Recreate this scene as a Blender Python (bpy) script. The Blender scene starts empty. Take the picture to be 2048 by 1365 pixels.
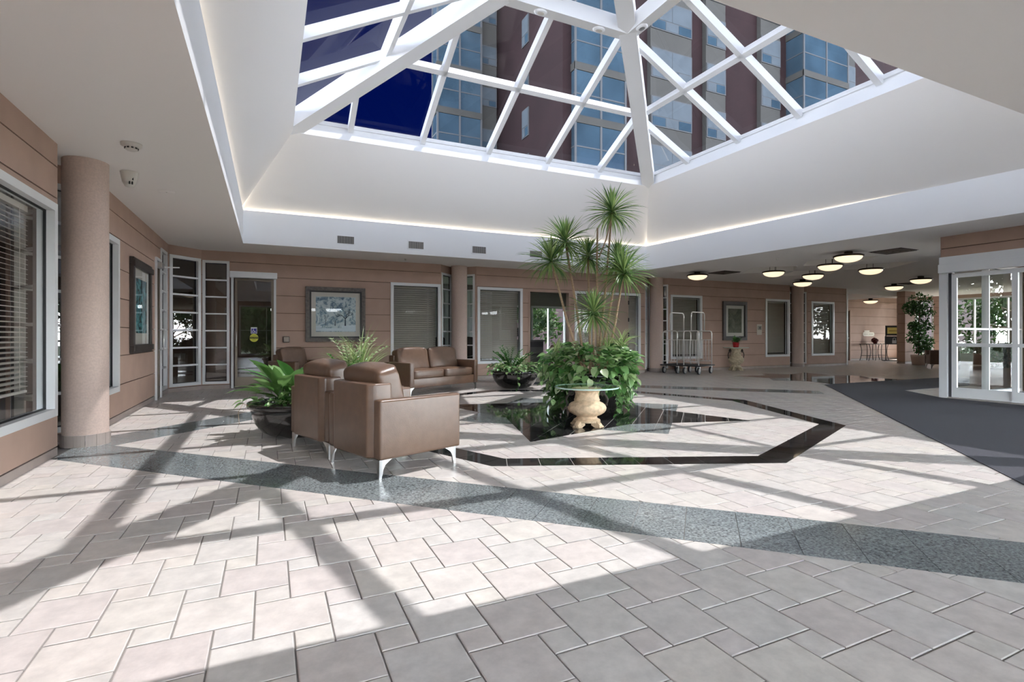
import bpy, bmesh, math, random
from mathutils import Vector, Matrix, Euler
from mathutils.geometry import tessellate_polygon
random.seed(7)
PI = math.pi
scene = bpy.context.scene
COL = scene.collection

# ------------------------------------------------------------------ camera, sky, sun, exposure
F_PX, CX, HORIZON, CAM_H, YAW = 1040.0, 1024.0, 672.0, 1.1, math.radians(25)
cam_d = bpy.data.cameras.new('camera'); cam = bpy.data.objects.new('camera', cam_d); COL.objects.link(cam)
cam.location = (0, 0, CAM_H); cam.rotation_euler = (PI/2, 0, -YAW)
cam_d.sensor_width = 36; cam_d.lens = F_PX/2048*36; cam_d.shift_y = -10.5/2048; cam_d.clip_start = 0.05; cam_d.clip_end = 400
scene.camera = cam
vs = scene.view_settings
vs.view_transform = 'Standard'; vs.look = 'None'; vs.gamma = 1.0; vs.use_curve_mapping = False
vs.exposure = 1.05
try:
    scene.cycles.use_denoising = True
    scene.cycles.max_bounces = 14; scene.cycles.diffuse_bounces = 7; scene.cycles.transparent_max_bounces = 24
    scene.cycles.glossy_bounces = 4; scene.cycles.sample_clamp_indirect = 8
except Exception: pass

world = bpy.data.worlds.new('sky'); scene.world = world; world.use_nodes = True
wn, wl = world.node_tree.nodes, world.node_tree.links
for n in list(wn): wn.remove(n)
wo = wn.new('ShaderNodeOutputWorld'); bg = wn.new('ShaderNodeBackground'); tc = wn.new('ShaderNodeTexCoord')
sx = wn.new('ShaderNodeSeparateXYZ'); rp = wn.new('ShaderNodeValToRGB')
wl.new(tc.outputs['Generated'], sx.inputs[0]); wl.new(sx.outputs['Z'], rp.inputs[0])
el = rp.color_ramp.elements
el[0].position = 0.0; el[0].color = (0.95, 0.97, 1.0, 1)
el[1].position = 0.345; el[1].color = (0.00005, 0.0006, 0.0095, 1)
e2 = el.new(0.25); e2.color = (0.75, 0.86, 1.0, 1)
e3 = el.new(0.30); e3.color = (0.006, 0.02, 0.09, 1)
e4 = el.new(1.0); e4.color = (0.00005, 0.00055, 0.0085, 1)
bg.inputs['Strength'].default_value = 19.0
wl.new(rp.outputs[0], bg.inputs[0]); wl.new(bg.outputs[0], wo.inputs[0])

SUN_TAN = 2.2
COVE = 6.0
sd = bpy.data.lights.new('sun', 'SUN'); sun = bpy.data.objects.new('sun', sd); COL.objects.link(sun)
sd.energy = 11.8; sd.angle = math.radians(0.53); sd.color = (1.0, 0.965, 0.92)
sun.rotation_euler = Vector((-1, -0.03, -SUN_TAN)).to_track_quat('-Z', 'Y').to_euler()
sun.location = (8, 6, 14)

# ------------------------------------------------------------------ pixel helpers (direction only; distance comes from a surface)
SY, CY = math.sin(YAW), math.cos(YAW)
def ray(px, py):
    x = (px-CX)/F_PX
    return (SY+CY*x, CY-SY*x, (HORIZON-py)/F_PX)
def on_z(px, py, z=0.0):
    d = ray(px, py); t = (z-CAM_H)/d[2]
    return Vector((d[0]*t, d[1]*t, z))
def on_b(px, py, b):
    d = ray(px, py); t = b/d[1]
    return Vector((d[0]*t, b, CAM_H+d[2]*t))
def at_depth(px, py, Y):
    d = ray(px, py)
    return Vector((d[0]*Y, d[1]*Y, CAM_H+d[2]*Y))
def project(p):
    X = p[0]*CY-p[1]*SY; Y = p[0]*SY+p[1]*CY
    if Y < 0.05: return None
    return (CX+F_PX*X/Y, HORIZON-F_PX*(p[2]-CAM_H)/Y, Y)

# ------------------------------------------------------------------ materials
MATS = {}
def mat(name, col, rough=0.6, metal=0.0, var=0.0, scale=8.0, bump=0.0, bscale=40.0, spec=0.5, emit=None, estr=0.0, col2=None, trans=None, detail=4.0, coat=0.0):
    if name in MATS: return MATS[name]
    m = bpy.data.materials.new(name); m.use_nodes = True
    nt = m.node_tree; b = nt.nodes['Principled BSDF']
    b.inputs['Roughness'].default_value = rough; b.inputs['Metallic'].default_value = metal
    b.inputs['Specular IOR Level'].default_value = spec
    if coat: b.inputs['Coat Weight'].default_value = coat
    c = (*col, 1)
    tcn = nt.nodes.new('ShaderNodeTexCoord')
    if var > 0 or col2:
        nz = nt.nodes.new('ShaderNodeTexNoise'); nz.inputs['Scale'].default_value = scale; nz.inputs['Detail'].default_value = detail
        nt.links.new(tcn.outputs['Object'], nz.inputs['Vector'])
        mx = nt.nodes.new('ShaderNodeMix'); mx.data_type = 'RGBA'
        lo = tuple(max(0, k*(1-var)) for k in col); hi = col2 if col2 else tuple(min(1, k*(1+var)) for k in col)
        mx.inputs['A'].default_value = (*lo, 1); mx.inputs['B'].default_value = (*hi, 1)
        rr = nt.nodes.new('ShaderNodeMapRange'); rr.inputs[1].default_value = 0.3; rr.inputs[2].default_value = 0.7
        nt.links.new(nz.outputs[0], rr.inputs[0]); nt.links.new(rr.outputs[0], mx.inputs['Factor'])
        nt.links.new(mx.outputs['Result'], b.inputs['Base Color'])
    else:
        b.inputs['Base Color'].default_value = c
    if bump > 0:
        n2 = nt.nodes.new('ShaderNodeTexNoise'); n2.inputs['Scale'].default_value = bscale; n2.inputs['Detail'].default_value = 5
        nt.links.new(tcn.outputs['Object'], n2.inputs['Vector'])
        bp = nt.nodes.new('ShaderNodeBump'); bp.inputs['Strength'].default_value = bump; bp.inputs['Distance'].default_value = 0.01
        nt.links.new(n2.outputs[0], bp.inputs['Height']); nt.links.new(bp.outputs[0], b.inputs['Normal'])
    if emit:
        b.inputs['Emission Color'].default_value = (*emit, 1); b.inputs['Emission Strength'].default_value = estr
    MATS[name] = m
    return m

def glass_mat(name, tint, ior=1.5, rough=0.0, gloss=1.0):
    m = bpy.data.materials.new(name); m.use_nodes = True
    nt = m.node_tree; nt.nodes.clear()
    out = nt.nodes.new('ShaderNodeOutputMaterial'); mx = nt.nodes.new('ShaderNodeMixShader')
    tr = nt.nodes.new('ShaderNodeBsdfTransparent'); tr.inputs[0].default_value = (*tint, 1)
    gl = nt.nodes.new('ShaderNodeBsdfGlossy'); gl.inputs['Roughness'].default_value = rough; gl.inputs[0].default_value = (gloss, gloss, gloss, 1)
    fr = nt.nodes.new('ShaderNodeFresnel')
    ge = nt.nodes.new('ShaderNodeNewGeometry'); k1 = nt.nodes.new('ShaderNodeMath'); k1.operation = 'MULTIPLY_ADD'; k1.inputs[1].default_value = -2; k1.inputs[2].default_value = 1
    k2 = nt.nodes.new('ShaderNodeMath'); k2.operation = 'POWER'; k2.inputs[0].default_value = ior      # same reflectance from both sides of a thin pane
    nt.links.new(ge.outputs['Backfacing'], k1.inputs[0]); nt.links.new(k1.outputs[0], k2.inputs[1]); nt.links.new(k2.outputs[0], fr.inputs[0])
    nt.links.new(fr.outputs[0], mx.inputs[0]); nt.links.new(tr.outputs[0], mx.inputs[1]); nt.links.new(gl.outputs[0], mx.inputs[2])
    nt.links.new(mx.outputs[0], out.inputs[0])
    MATS[name] = m
    return m

def tile_mat(name, per_object, stops, rough=0.28, mott=0.16, mscale=11.0, bump=0.06):
    m = bpy.data.materials.new(name); m.use_nodes = True
    nt = m.node_tree; b = nt.nodes['Principled BSDF']; L = nt.links
    b.inputs['Roughness'].default_value = rough; b.inputs['Specular IOR Level'].default_value = 0.45
    if per_object:
        oi = nt.nodes.new('ShaderNodeObjectInfo'); rnd = oi.outputs['Random']
    else:
        ge = nt.nodes.new('ShaderNodeNewGeometry'); rnd = ge.outputs['Random Per Island']
    cr = nt.nodes.new('ShaderNodeValToRGB'); L.new(rnd, cr.inputs[0])
    es = cr.color_ramp.elements
    es[0].position = 0; es[0].color = (*stops[0], 1); es[1].position = 1; es[1].color = (*stops[-1], 1)
    for i, s in enumerate(stops[1:-1]):
        e = es.new((i+1)/(len(stops)-1)); e.color = (*s, 1)
    ge2 = nt.nodes.new('ShaderNodeNewGeometry')
    nz = nt.nodes.new('ShaderNodeTexNoise'); nz.inputs['Scale'].default_value = mscale; nz.inputs['Detail'].default_value = 7; nz.inputs['Roughness'].default_value = 0.65
    mp = nt.nodes.new('ShaderNodeVectorMath'); mp.operation = 'MULTIPLY_ADD'
    cb = nt.nodes.new('ShaderNodeCombineXYZ'); ml = nt.nodes.new('ShaderNodeMath'); ml.operation = 'MULTIPLY'; ml.inputs[1].default_value = 37.0
    L.new(rnd, ml.inputs[0]); L.new(ml.outputs[0], cb.inputs[2])
    mp.inputs[1].default_value = (1, 1, 1); L.new(ge2.outputs['Position'], mp.inputs[0]); L.new(cb.outputs[0], mp.inputs[2]); L.new(mp.outputs[0], nz.inputs['Vector'])
    mr = nt.nodes.new('ShaderNodeMapRange'); mr.inputs[1].default_value = 0.35; mr.inputs[2].default_value = 0.68; mr.inputs[3].default_value = 1-mott; mr.inputs[4].default_value = 1+mott*0.55
    L.new(nz.outputs[0], mr.inputs[0])
    vm = nt.nodes.new('ShaderNodeVectorMath'); vm.operation = 'SCALE'
    L.new(cr.outputs[0], vm.inputs[0]); L.new(mr.outputs[0], vm.inputs['Scale']); L.new(vm.outputs[0], b.inputs['Base Color'])
    if bump:
        bp = nt.nodes.new('ShaderNodeBump'); bp.inputs['Strength'].default_value = bump; bp.inputs['Distance'].default_value = 0.004
        L.new(nz.outputs[0], bp.inputs['Height']); L.new(bp.outputs[0], b.inputs['Normal'])
    MATS[name] = m
    return m

BEIGE = [(0.545, 0.51, 0.475), (0.595, 0.545, 0.495), (0.54, 0.482, 0.45), (0.575, 0.54, 0.50), (0.55, 0.515, 0.475), (0.60, 0.555, 0.495), (0.548, 0.488, 0.456), (0.575, 0.54, 0.505)]
tile_mat('tile_each', True, BEIGE); tile_mat('tile_far', False, BEIGE)
GREY = [(0.20, 0.225, 0.225), (0.235, 0.26, 0.26), (0.21, 0.235, 0.235), (0.25, 0.275, 0.27)]
tile_mat('granite_grey', True, GREY, rough=0.12, mott=0.75, mscale=70, bump=0.0)
tile_mat('granite_pale', True, [(0.20, 0.225, 0.22), (0.26, 0.285, 0.28)], rough=0.06, mott=0.3, mscale=60, bump=0.0)
tile_mat('granite_black', True, [(0.012, 0.012, 0.013), (0.022, 0.021, 0.021), (0.03, 0.028, 0.027)], rough=0.045, mott=0.5, mscale=90, bump=0.0)
GROUT = mat('grout', (0.25, 0.23, 0.212), 0.85)
WALL = mat('stucco_tan', (0.44, 0.306, 0.242), 0.85, var=0.05, scale=3, bump=0.12, bscale=180)
GROOVE = mat('groove_brown', (0.14, 0.085, 0.06), 0.9)
CEIL = mat('ceiling_paint', (0.82, 0.79, 0.76), 0.9)
CREAM = mat('cream_paint', (0.86, 0.83, 0.79), 0.85)
WHITE = mat('white_paint', (0.86, 0.87, 0.88), 0.55)
FRAMEW = mat('white_aluminium', (0.72, 0.73, 0.73), 0.4)
COLUMN = mat('column_stone', (0.56, 0.435, 0.37), 0.75, var=0.08, scale=55, bump=0.08, bscale=220)
BASETILE = mat('base_tile', (0.36, 0.30, 0.265), 0.45, var=0.08, scale=6)
BLACK = mat('black_rubber', (0.012, 0.012, 0.013), 0.5)
BRONZE = mat('bronze_aluminium', (0.20, 0.165, 0.125), 0.4, metal=0.5)
STEEL = mat('brushed_steel', (0.68, 0.67, 0.65), 0.28, metal=1.0)
CHROME = mat('chrome', (0.80, 0.78, 0.74), 0.30, metal=0.55)
BLIND = mat('blind_slat', (0.42, 0.38, 0.33), 0.5)
BLINDW = mat('blind_slat_pale', (0.62, 0.57, 0.51), 0.5)
LEATHER = mat('brown_leather', (0.128, 0.074, 0.046), 0.31, var=0.10, scale=14, bump=0.10, bscale=160, spec=0.6)
LEATHER2 = mat('brown_leather_seam', (0.06, 0.04, 0.03), 0.6)
POT = mat('glossy_black_pot', (0.012, 0.011, 0.010), 0.10, coat=0.5)
SOIL = mat('soil', (0.05, 0.035, 0.025), 0.95, var=0.4, scale=30, bump=0.5)
STONE = mat('urn_stone', (0.55, 0.40, 0.255), 0.65, var=0.28, scale=22, bump=0.35, bscale=60)
STONE2 = mat('urn_stone_dull', (0.42, 0.35, 0.24), 0.7, var=0.3, scale=18, bump=0.35, bscale=60)
IRON = mat('wrought_iron', (0.03, 0.022, 0.018), 0.5, metal=0.5)
MATM = mat('charcoal_mat', (0.045, 0.043, 0.053), 0.95, var=0.25, scale=160, bump=0.6, bscale=500)
LAMPG = mat('lamp_glass', (0.9, 0.8, 0.65), 0.4, emit=(1.0, 0.80, 0.55), estr=0.55)
LAMPR = mat('lamp_rim', (0.05, 0.035, 0.022), 0.4, metal=0.7)
BRICK = mat('dark_brick', (0.030, 0.013, 0.014), 0.9, var=0.2, scale=0.8)
CONC = mat('tower_concrete', (0.085, 0.083, 0.075), 0.9, var=0.08, scale=0.6)
TGLASS = mat('tower_glass', (0.055, 0.095, 0.13), 0.08, spec=0.8, var=0.25, scale=0.5)
TCURT = mat('tower_curtain', (0.10, 0.125, 0.145), 0.7, var=0.12, scale=1.5)
TFRAME = mat('tower_frame', (0.11, 0.115, 0.12), 0.5)
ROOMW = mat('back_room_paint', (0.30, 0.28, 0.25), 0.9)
DARKW = mat('room_gloom', (0.035, 0.03, 0.026), 0.9)  # near-black: the gloom of the unlit rooms is put into the colour
WOODD = mat('dark_wood', (0.06, 0.038, 0.025), 0.45, var=0.3, scale=12)
GRASS = mat('lawn', (0.018, 0.042, 0.008), 0.95, var=0.4, scale=2)
PAVE = mat('forecourt_paving', (0.045, 0.042, 0.039), 0.9, var=0.15, scale=3)
BARK = mat('bark', (0.16, 0.11, 0.075), 0.9, var=0.3, scale=20, bump=0.4)
STEM = mat('dracaena_stem', (0.50, 0.35, 0.23), 0.8, var=0.2, scale=40, bump=0.3, bscale=90)
def leafmat(name, c1, c2, rough=0.35):
    m = bpy.data.materials.new(name); m.use_nodes = True
    nt = m.node_tree; b = nt.nodes['Principled BSDF']; L = nt.links
    b.inputs['Roughness'].default_value = rough
    oi = nt.nodes.new('ShaderNodeObjectInfo'); ge = nt.nodes.new('ShaderNodeNewGeometry')
    ad = nt.nodes.new('ShaderNodeMath'); ad.operation = 'ADD'; fr = nt.nodes.new('ShaderNodeMath'); fr.operation = 'FRACT'
    L.new(oi.outputs['Random'], ad.inputs[0]); L.new(ge.outputs['Random Per Island'], ad.inputs[1]); L.new(ad.outputs[0], fr.inputs[0])
    mx = nt.nodes.new('ShaderNodeMix'); mx.data_type = 'RGBA'; mx.inputs['A'].default_value = (*c1, 1); mx.inputs['B'].default_value = (*c2, 1)
    L.new(fr.outputs[0], mx.inputs['Factor']); L.new(mx.outputs['Result'], b.inputs['Base Color'])
    tl = nt.nodes.new('ShaderNodeBsdfTranslucent'); L.new(mx.outputs['Result'], tl.inputs[0])
    ms = nt.nodes.new('ShaderNodeMixShader'); ms.inputs[0].default_value = 0.3
    out = nt.nodes['Material Output']
    L.new(b.outputs[0], ms.inputs[1]); L.new(tl.outputs[0], ms.inputs[2]); L.new(ms.outputs[0], out.inputs[0])
    MATS[name] = m
    return m
LF_POTHOS = leafmat('leaf_pothos', (0.06, 0.20, 0.04), (0.30, 0.47, 0.18))
LF_PALE = leafmat('leaf_variegated', (0.28, 0.42, 0.17), (0.55, 0.62, 0.38))
LF_DRAC = leafmat('leaf_dracaena', (0.07, 0.20, 0.06), (0.42, 0.55, 0.20))
LF_DARK = leafmat('leaf_dark', (0.025, 0.085, 0.02), (0.08, 0.22, 0.05))
LF_LILY = leafmat('leaf_lily', (0.04, 0.14, 0.028), (0.20, 0.36, 0.11), 0.25)
LF_SPID = leafmat('leaf_spider', (0.25, 0.42, 0.12), (0.55, 0.62, 0.32))
LF_TREE = leafmat('leaf_tree', (0.010, 0.028, 0.006), (0.038, 0.075, 0.018), 0.8)
LF_RED = leafmat('leaf_red', (0.25, 0.02, 0.02), (0.4, 0.05, 0.04))
SKYGLASS = glass_mat('skylight_glass', (0.18, 0.185, 0.20), ior=1.18)
CLEAR = glass_mat('clear_glass', (0.93, 0.95, 0.94), ior=1.27)
TINTED = glass_mat('tinted_glass', (0.55, 0.52, 0.47), ior=1.9)
TABLEG = glass_mat('table_glass', (0.80, 0.92, 0.87), ior=1.6, rough=0.05)
TEDGE = mat('table_glass_edge', (0.46, 0.62, 0.55), 0.12)

# ------------------------------------------------------------------ mesh helpers
class MB:
    def __init__(s): s.v = []; s.f = []; s.mi = []
    def add(s, vs_, fs, mi=0):
        o = len(s.v); s.v += [tuple(v) for v in vs_]; s.f += [tuple(i+o for i in f) for f in fs]; s.mi += [mi]*len(fs); return s
    def box(s, lo, hi, mi=0):
        x0, y0, z0 = lo; x1, y1, z1 = hi
        return s.add([(x0,y0,z0),(x1,y0,z0),(x1,y1,z0),(x0,y1,z0),(x0,y0,z1),(x1,y0,z1),(x1,y1,z1),(x0,y1,z1)],
                     [(0,3,2,1),(4,5,6,7),(0,1,5,4),(1,2,6,5),(2,3,7,6),(3,0,4,7)], mi)
    def obox(s, o, ax, ay, az, mi=0):          # oriented box from a corner and three edge vectors
        o = Vector(o); ax = Vector(ax); ay = Vector(ay); az = Vector(az)
        p = [o, o+ax, o+ax+ay, o+ay, o+az, o+ax+az, o+ax+ay+az, o+ay+az]
        return s.add(p, [(0,3,2,1),(4,5,6,7),(0,1,5,4),(1,2,6,5),(2,3,7,6),(3,0,4,7)], mi)
    def prism(s, poly, z0, z1, mi=0):
        n = len(poly)
        vs_ = [(p[0], p[1], z0) for p in poly]+[(p[0], p[1], z1) for p in poly]
        return s.add(vs_, [tuple(range(n-1, -1, -1)), tuple(range(n, 2*n))]+[(i, (i+1) % n, n+(i+1) % n, n+i) for i in range(n)], mi)
    def bar(s, p, q, w, h, up=(0, 0, 1), mi=0):     # box beam centred on p-q, width w (sideways), height h (up)
        p = Vector(p); q = Vector(q); d = (q-p).normalized(); u = Vector(up)
        sd_ = d.cross(u)
        if sd_.length < 1e-6: sd_ = d.cross(Vector((1, 0, 0)))
        sd_.normalize(); u = sd_.cross(d).normalized()
        return s.obox(p-sd_*w/2-u*h/2, q-p, sd_*w, u*h, mi)
    def tube(s, pts, r, n=8, mi=0, cap=True):
        pts = [Vector(p) for p in pts]; rs = r if isinstance(r, (list, tuple)) else [r]*len(pts)
        o = len(s.v); ref = Vector((0, 0, 1)); prev = None
        for i, p in enumerate(pts):
            d = (pts[min(i+1, len(pts)-1)]-pts[max(i-1, 0)]).normalized()
            if prev is None:
                a = d.cross(ref)
                if a.length < 0.05: a = d.cross(Vector((1, 0, 0)))
            else: a = prev-d*prev.dot(d)
            a.normalize(); b = d.cross(a); prev = a
            for k in range(n):
                t = 2*PI*k/n; s.v.append(tuple(p+(a*math.cos(t)+b*math.sin(t))*rs[i]))
        for i in range(len(pts)-1):
            for k in range(n):
                s.f.append((o+i*n+k, o+i*n+(k+1) % n, o+(i+1)*n+(k+1) % n, o+(i+1)*n+k)); s.mi.append(mi)
        if cap:
            s.f.append(tuple(o+k for k in range(n-1, -1, -1))); s.f.append(tuple(o+(len(pts)-1)*n+k for k in range(n))); s.mi += [mi, mi]
        return s
    def lathe(s, prof, n=32, c=(0, 0, 0), mi=0, mod=None):
        o = len(s.v)
        for (r, z) in prof:
            for k in range(n):
                t = 2*PI*k/n; rr = r*(mod(t, z) if mod else 1)
                s.v.append((c[0]+rr*math.cos(t), c[1]+rr*math.sin(t), c[2]+z))
        for i in range(len(prof)-1):
            for k in range(n):
                s.f.append((o+i*n+k, o+i*n+(k+1) % n, o+(i+1)*n+(k+1) % n, o+(i+1)*n+k)); s.mi.append(mi)
        return s
    def cells(s, u0, u1, z0, z1, ops, fn, mi=0):       # rectangle minus openings, each cell made by fn(ua,ub,za,zb)
        us = sorted({u0, u1, *[min(max(o[k], u0), u1) for o in ops for k in (0, 1)]})
        zs = sorted({z0, z1, *[min(max(o[k], z0), z1) for o in ops for k in (2, 3)]})
        for za, zb in zip(zs, zs[1:]):
            run = None
            for ua, ub in zip(us, us[1:]):
                mu, mz = (ua+ub)/2, (za+zb)/2
                free = not any(o[0] < mu < o[1] and o[2] < mz < o[3] for o in ops)
                if free: run = (run[0], ub) if run else (ua, ub)
                elif run: fn(run[0], run[1], za, zb); run = None
            if run: fn(run[0], run[1], za, zb)
    def build(s, name, mats, parent=None, smooth=False, loc=None, rot=None, bevel=0.0, seg=2):
        me = bpy.data.meshes.new(name); me.from_pydata(s.v, [], s.f)
        if not isinstance(mats, (list, tuple)): mats = [mats]
        for m in mats: me.materials.append(m)
        if len(mats) > 1: me.polygons.foreach_set('material_index', s.mi)
        if bevel:
            bm = bmesh.new(); bm.from_mesh(me)
            bmesh.ops.bevel(bm, geom=list(bm.edges), offset=bevel, segments=seg, profile=0.6, affect='EDGES', clamp_overlap=True)
            bm.to_mesh(me); bm.free()
        if smooth: me.polygons.foreach_set('use_smooth', [True]*len(me.polygons))
        me.update()
        ob = bpy.data.objects.new(name, me); COL.objects.link(ob)
        if parent: ob.parent = parent
        if loc: ob.location = loc
        if rot: ob.rotation_euler = rot
        if bevel and smooth:
            try: me.set_sharp_from_angle(angle=math.radians(40))
            except Exception: pass
        return ob
def tag(o, label=None, cat=None, group=None, kind=None):
    if label: o['label'] = label
    if cat: o['category'] = cat
    if group: o['group'] = group
    if kind: o['kind'] = kind
    return o
def thing(name, loc, rz, label, cat, group=None, kind=None):
    o = bpy.data.objects.new(name, None); COL.objects.link(o); o.empty_display_size = 0.1
    o.location = loc; o.rotation_euler = (0, 0, rz)
    return tag(o, label, cat, group, kind)
def copy_tree(o, parent=None):
    c = o.copy(); COL.objects.link(c); c.parent = parent
    for ch in list(o.children): copy_tree(ch, c)
    return c
def inst(name, me, parent, loc, rot=(0, 0, 0), sc=1.0):
    ob = bpy.data.objects.new(name, me); COL.objects.link(ob); ob.parent = parent
    ob.location = loc; ob.rotation_euler = rot; ob.scale = (sc, sc, sc) if not isinstance(sc, tuple) else sc
    return ob
def text_mesh(name, body, size, m, parent, loc, rot, extrude=0.001):
    cu = bpy.data.curves.new(name, 'FONT'); cu.body = body; cu.size = size; cu.align_x = 'CENTER'; cu.align_y = 'CENTER'; cu.extrude = extrude
    tmp = bpy.data.objects.new(name+'_tmp', cu); COL.objects.link(tmp)
    dg = bpy.context.evaluated_depsgraph_get()
    me = bpy.data.meshes.new_from_object(tmp.evaluated_get(dg)); bpy.data.objects.remove(tmp)
    me.materials.clear(); me.materials.append(m)
    ob = bpy.data.objects.new(name, me); COL.objects.link(ob); ob.parent = parent; ob.location = loc; ob.rotation_euler = rot
    return ob
def rounded(w, d, h, r=0.03, puff=0.0, n=10):
    """soft block centred on x,y with its base at z=0: superellipsoid grid, puffed in the middle"""
    b = MB(); s = MB()
    me_v = []; me_f = []
    def sp(t, e): return math.copysign(abs(t)**e, t)
    nu, nv = 4*n, 2*n; e = 0.22
    for j in range(nv+1):
        ph = -PI/2+PI*j/nv
        for i in range(nu):
            th = 2*PI*i/nu+PI/nu
            cz = sp(math.cos(ph), e)
            x = cz*sp(math.cos(th), e)*w/2; y = cz*sp(math.sin(th), e)*d/2; z = sp(math.sin(ph), e)*h/2
            pu = 1+puff*(1-(2*x/w)**2)*(1-(2*y/d)**2)
            me_v.append((x, y, h/2+z*pu))
    for j in range(nv):
        for i in range(nu):
            me_f.append((j*nu+i, j*nu+(i+1) % nu, (j+1)*nu+(i+1) % nu, (j+1)*nu+i))
    s.add(me_v, me_f)
    return s

# ------------------------------------------------------------------ polygon clipping (convex)
def clip(poly, a, b, c, keep_inside=True):      # keep a*x+b*y<=c (inside) or >= c
    out = []; sg = 1 if keep_inside else -1
    n = len(poly)
    for i in range(n):
        p, q = poly[i], poly[(i+1) % n]
        dp = sg*(a*p[0]+b*p[1]-c); dq = sg*(a*q[0]+b*q[1]-c)
        if dp <= 1e-9: out.append(p)
        if (dp < -1e-9 and dq > 1e-9) or (dp > 1e-9 and dq < -1e-9):
            t = dp/(dp-dq); out.append((p[0]+(q[0]-p[0])*t, p[1]+(q[1]-p[1])*t))
    return out if len(out) >= 3 else []
def area(p): return abs(sum(p[i][0]*p[(i+1) % len(p)][1]-p[(i+1) % len(p)][0]*p[i][1] for i in range(len(p))))/2
def planes(poly):        # half planes of a CCW convex polygon
    r = []
    for i in range(len(poly)):
        p, q = poly[i], poly[(i+1) % len(poly)]
        a, b = q[1]-p[1], -(q[0]-p[0]); L = math.hypot(a, b)
        r.append((a/L, b/L, (a*p[0]+b*p[1])/L))
    return r
def intersect(poly, pls, inset=0.0):
    for a, b, c in pls:
        poly = clip(poly, a, b, c-inset)
        if not poly: return []
    return poly
def subtract(poly, pls, gap=0.0):
    out = []; rem = poly
    for a, b, c in pls:
        o = clip(rem, a, b, c+gap, False)
        if o and area(o) > 1e-5: out.append(o)
        rem = clip(rem, a, b, c+gap, True)
        if not rem: break
    return out

# ------------------------------------------------------------------ floor
H = 2.865
AL, BB = -1.77, 12.38            # left wall plane, back wall plane
CA, CB = 4.05, 6.40              # centre of the floor pattern
floor = tag(MB().box((-6.2, -5.2, -0.25), (27.2, 17.2, -0.006)).build('floor', GROUT), kind='structure')
def diamond(ca, cb, r): return [(ca, cb-r), (ca+r, cb), (ca, cb+r), (ca-r, cb)]
def octagon(ca, cb, r): return [(ca+r*math.cos(k*PI/4), cb+r*math.sin(k*PI/4)) for k in range(8)]
def star_tris(ca, cb, rt, rc):
    cc = [(ca, cb-rc), (ca+rc, cb), (ca, cb+rc), (ca-rc, cb)]
    tips = [(ca+rt, cb-rt), (ca+rt, cb+rt), (ca-rt, cb+rt), (ca-rt, cb-rt)]
    return [cc]+[[cc[i], tips[i], cc[(i+1) % 4]] for i in range(4)]
D_OUT, D_IN, R_OUT, R_IN = 6.28, 5.46, 3.33, 3.04
dia_o, dia_i = planes(diamond(CA, CB, D_OUT)), planes(diamond(CA, CB, D_IN))
oct_o, oct_i = planes(octagon(CA, CB, R_OUT)), planes(octagon(CA, CB, R_IN))
stars = [(CA, CB, 1.60, 1.16, 1.86), (13.0, 8.9, 1.5, 1.05, 1.75)]
star_pl = []
for (sa, sb, rt, rc, rs) in stars:
    star_pl.append((sa, sb, [planes(t) for t in star_tris(sa, sb, rt, rc)], planes(diamond(sa, sb, rs))))
def floor_pieces(poly):
    """beige tile minus the granite inlays"""
    G = 0.002
    outs = subtract(poly, dia_o, G)
    ins = intersect(poly, dia_i, G)
    lr = intersect(poly, [dia_o[0], tuple(-v for v in dia_i[0]), dia_o[1], dia_o[3]], -0.002)
    if lr: outs.append(lr)
    if ins:
        outs += subtract(ins, oct_o, G)
        core = intersect(ins, oct_i, G)
        if core: outs.append(core)
    for sa, sb, tris, sq in star_pl:
        nx = []
        for p in outs:
            cx_ = sum(q[0] for q in p)/len(p); cy_ = sum(q[1] for q in p)/len(p)
            if abs(cx_-sa)+abs(cy_-sb) > 4.5: nx.append(p); continue
            ps = subtract(p, sq, G)
            for t in tris: ps = [r for q in ps for r in subtract(q, t, G)]
            nx += ps
        outs = nx
    return [o for o in outs if area(o) > 4e-4]
TL, TS = 0.271, 0.134
cand = []
for i in range(-90, 130):
    for j in range(-90, 130):
        x0 = 1.30+i*TL+j*TS; y0 = 1.43-i*TS+j*TL
        if not (-2.4 < x0 < 27 and -5.0 < y0 < 14.4): continue
        for (x, y, w) in ((x0, y0, TL), (x0+TL, y0+TL-TS, TS)):
            g = 0.0033
            q = [(x+g, y+g), (x+w-g, y+g), (x+w-g, y+w-g), (x+g, y+w-g)]
            if x > -1.7 and abs(x-CA)+abs(y-CB) > 7.2 and abs(x-13)+abs(y-8.9) > 4.5:
                cand.append((q, w, True)); continue
            for p in floor_pieces(q):
                full = abs(area(p)-area(q)) < 1e-6
                cand.append((p, w, full))
def pxarea(p):
    pr = [project((q[0], q[1], 0)) for q in p]
    if any(r is None for r in pr): return 0
    cx_ = sum(r[0] for r in pr)/len(pr); cy_ = sum(r[1] for r in pr)/len(pr)
    if not (0 <= cx_ <= 2048 and cy_ <= 1365): return 0
    return area([(r[0], r[1]) for r in pr])
cand.sort(key=lambda c: -pxarea(c[0]))
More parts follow.
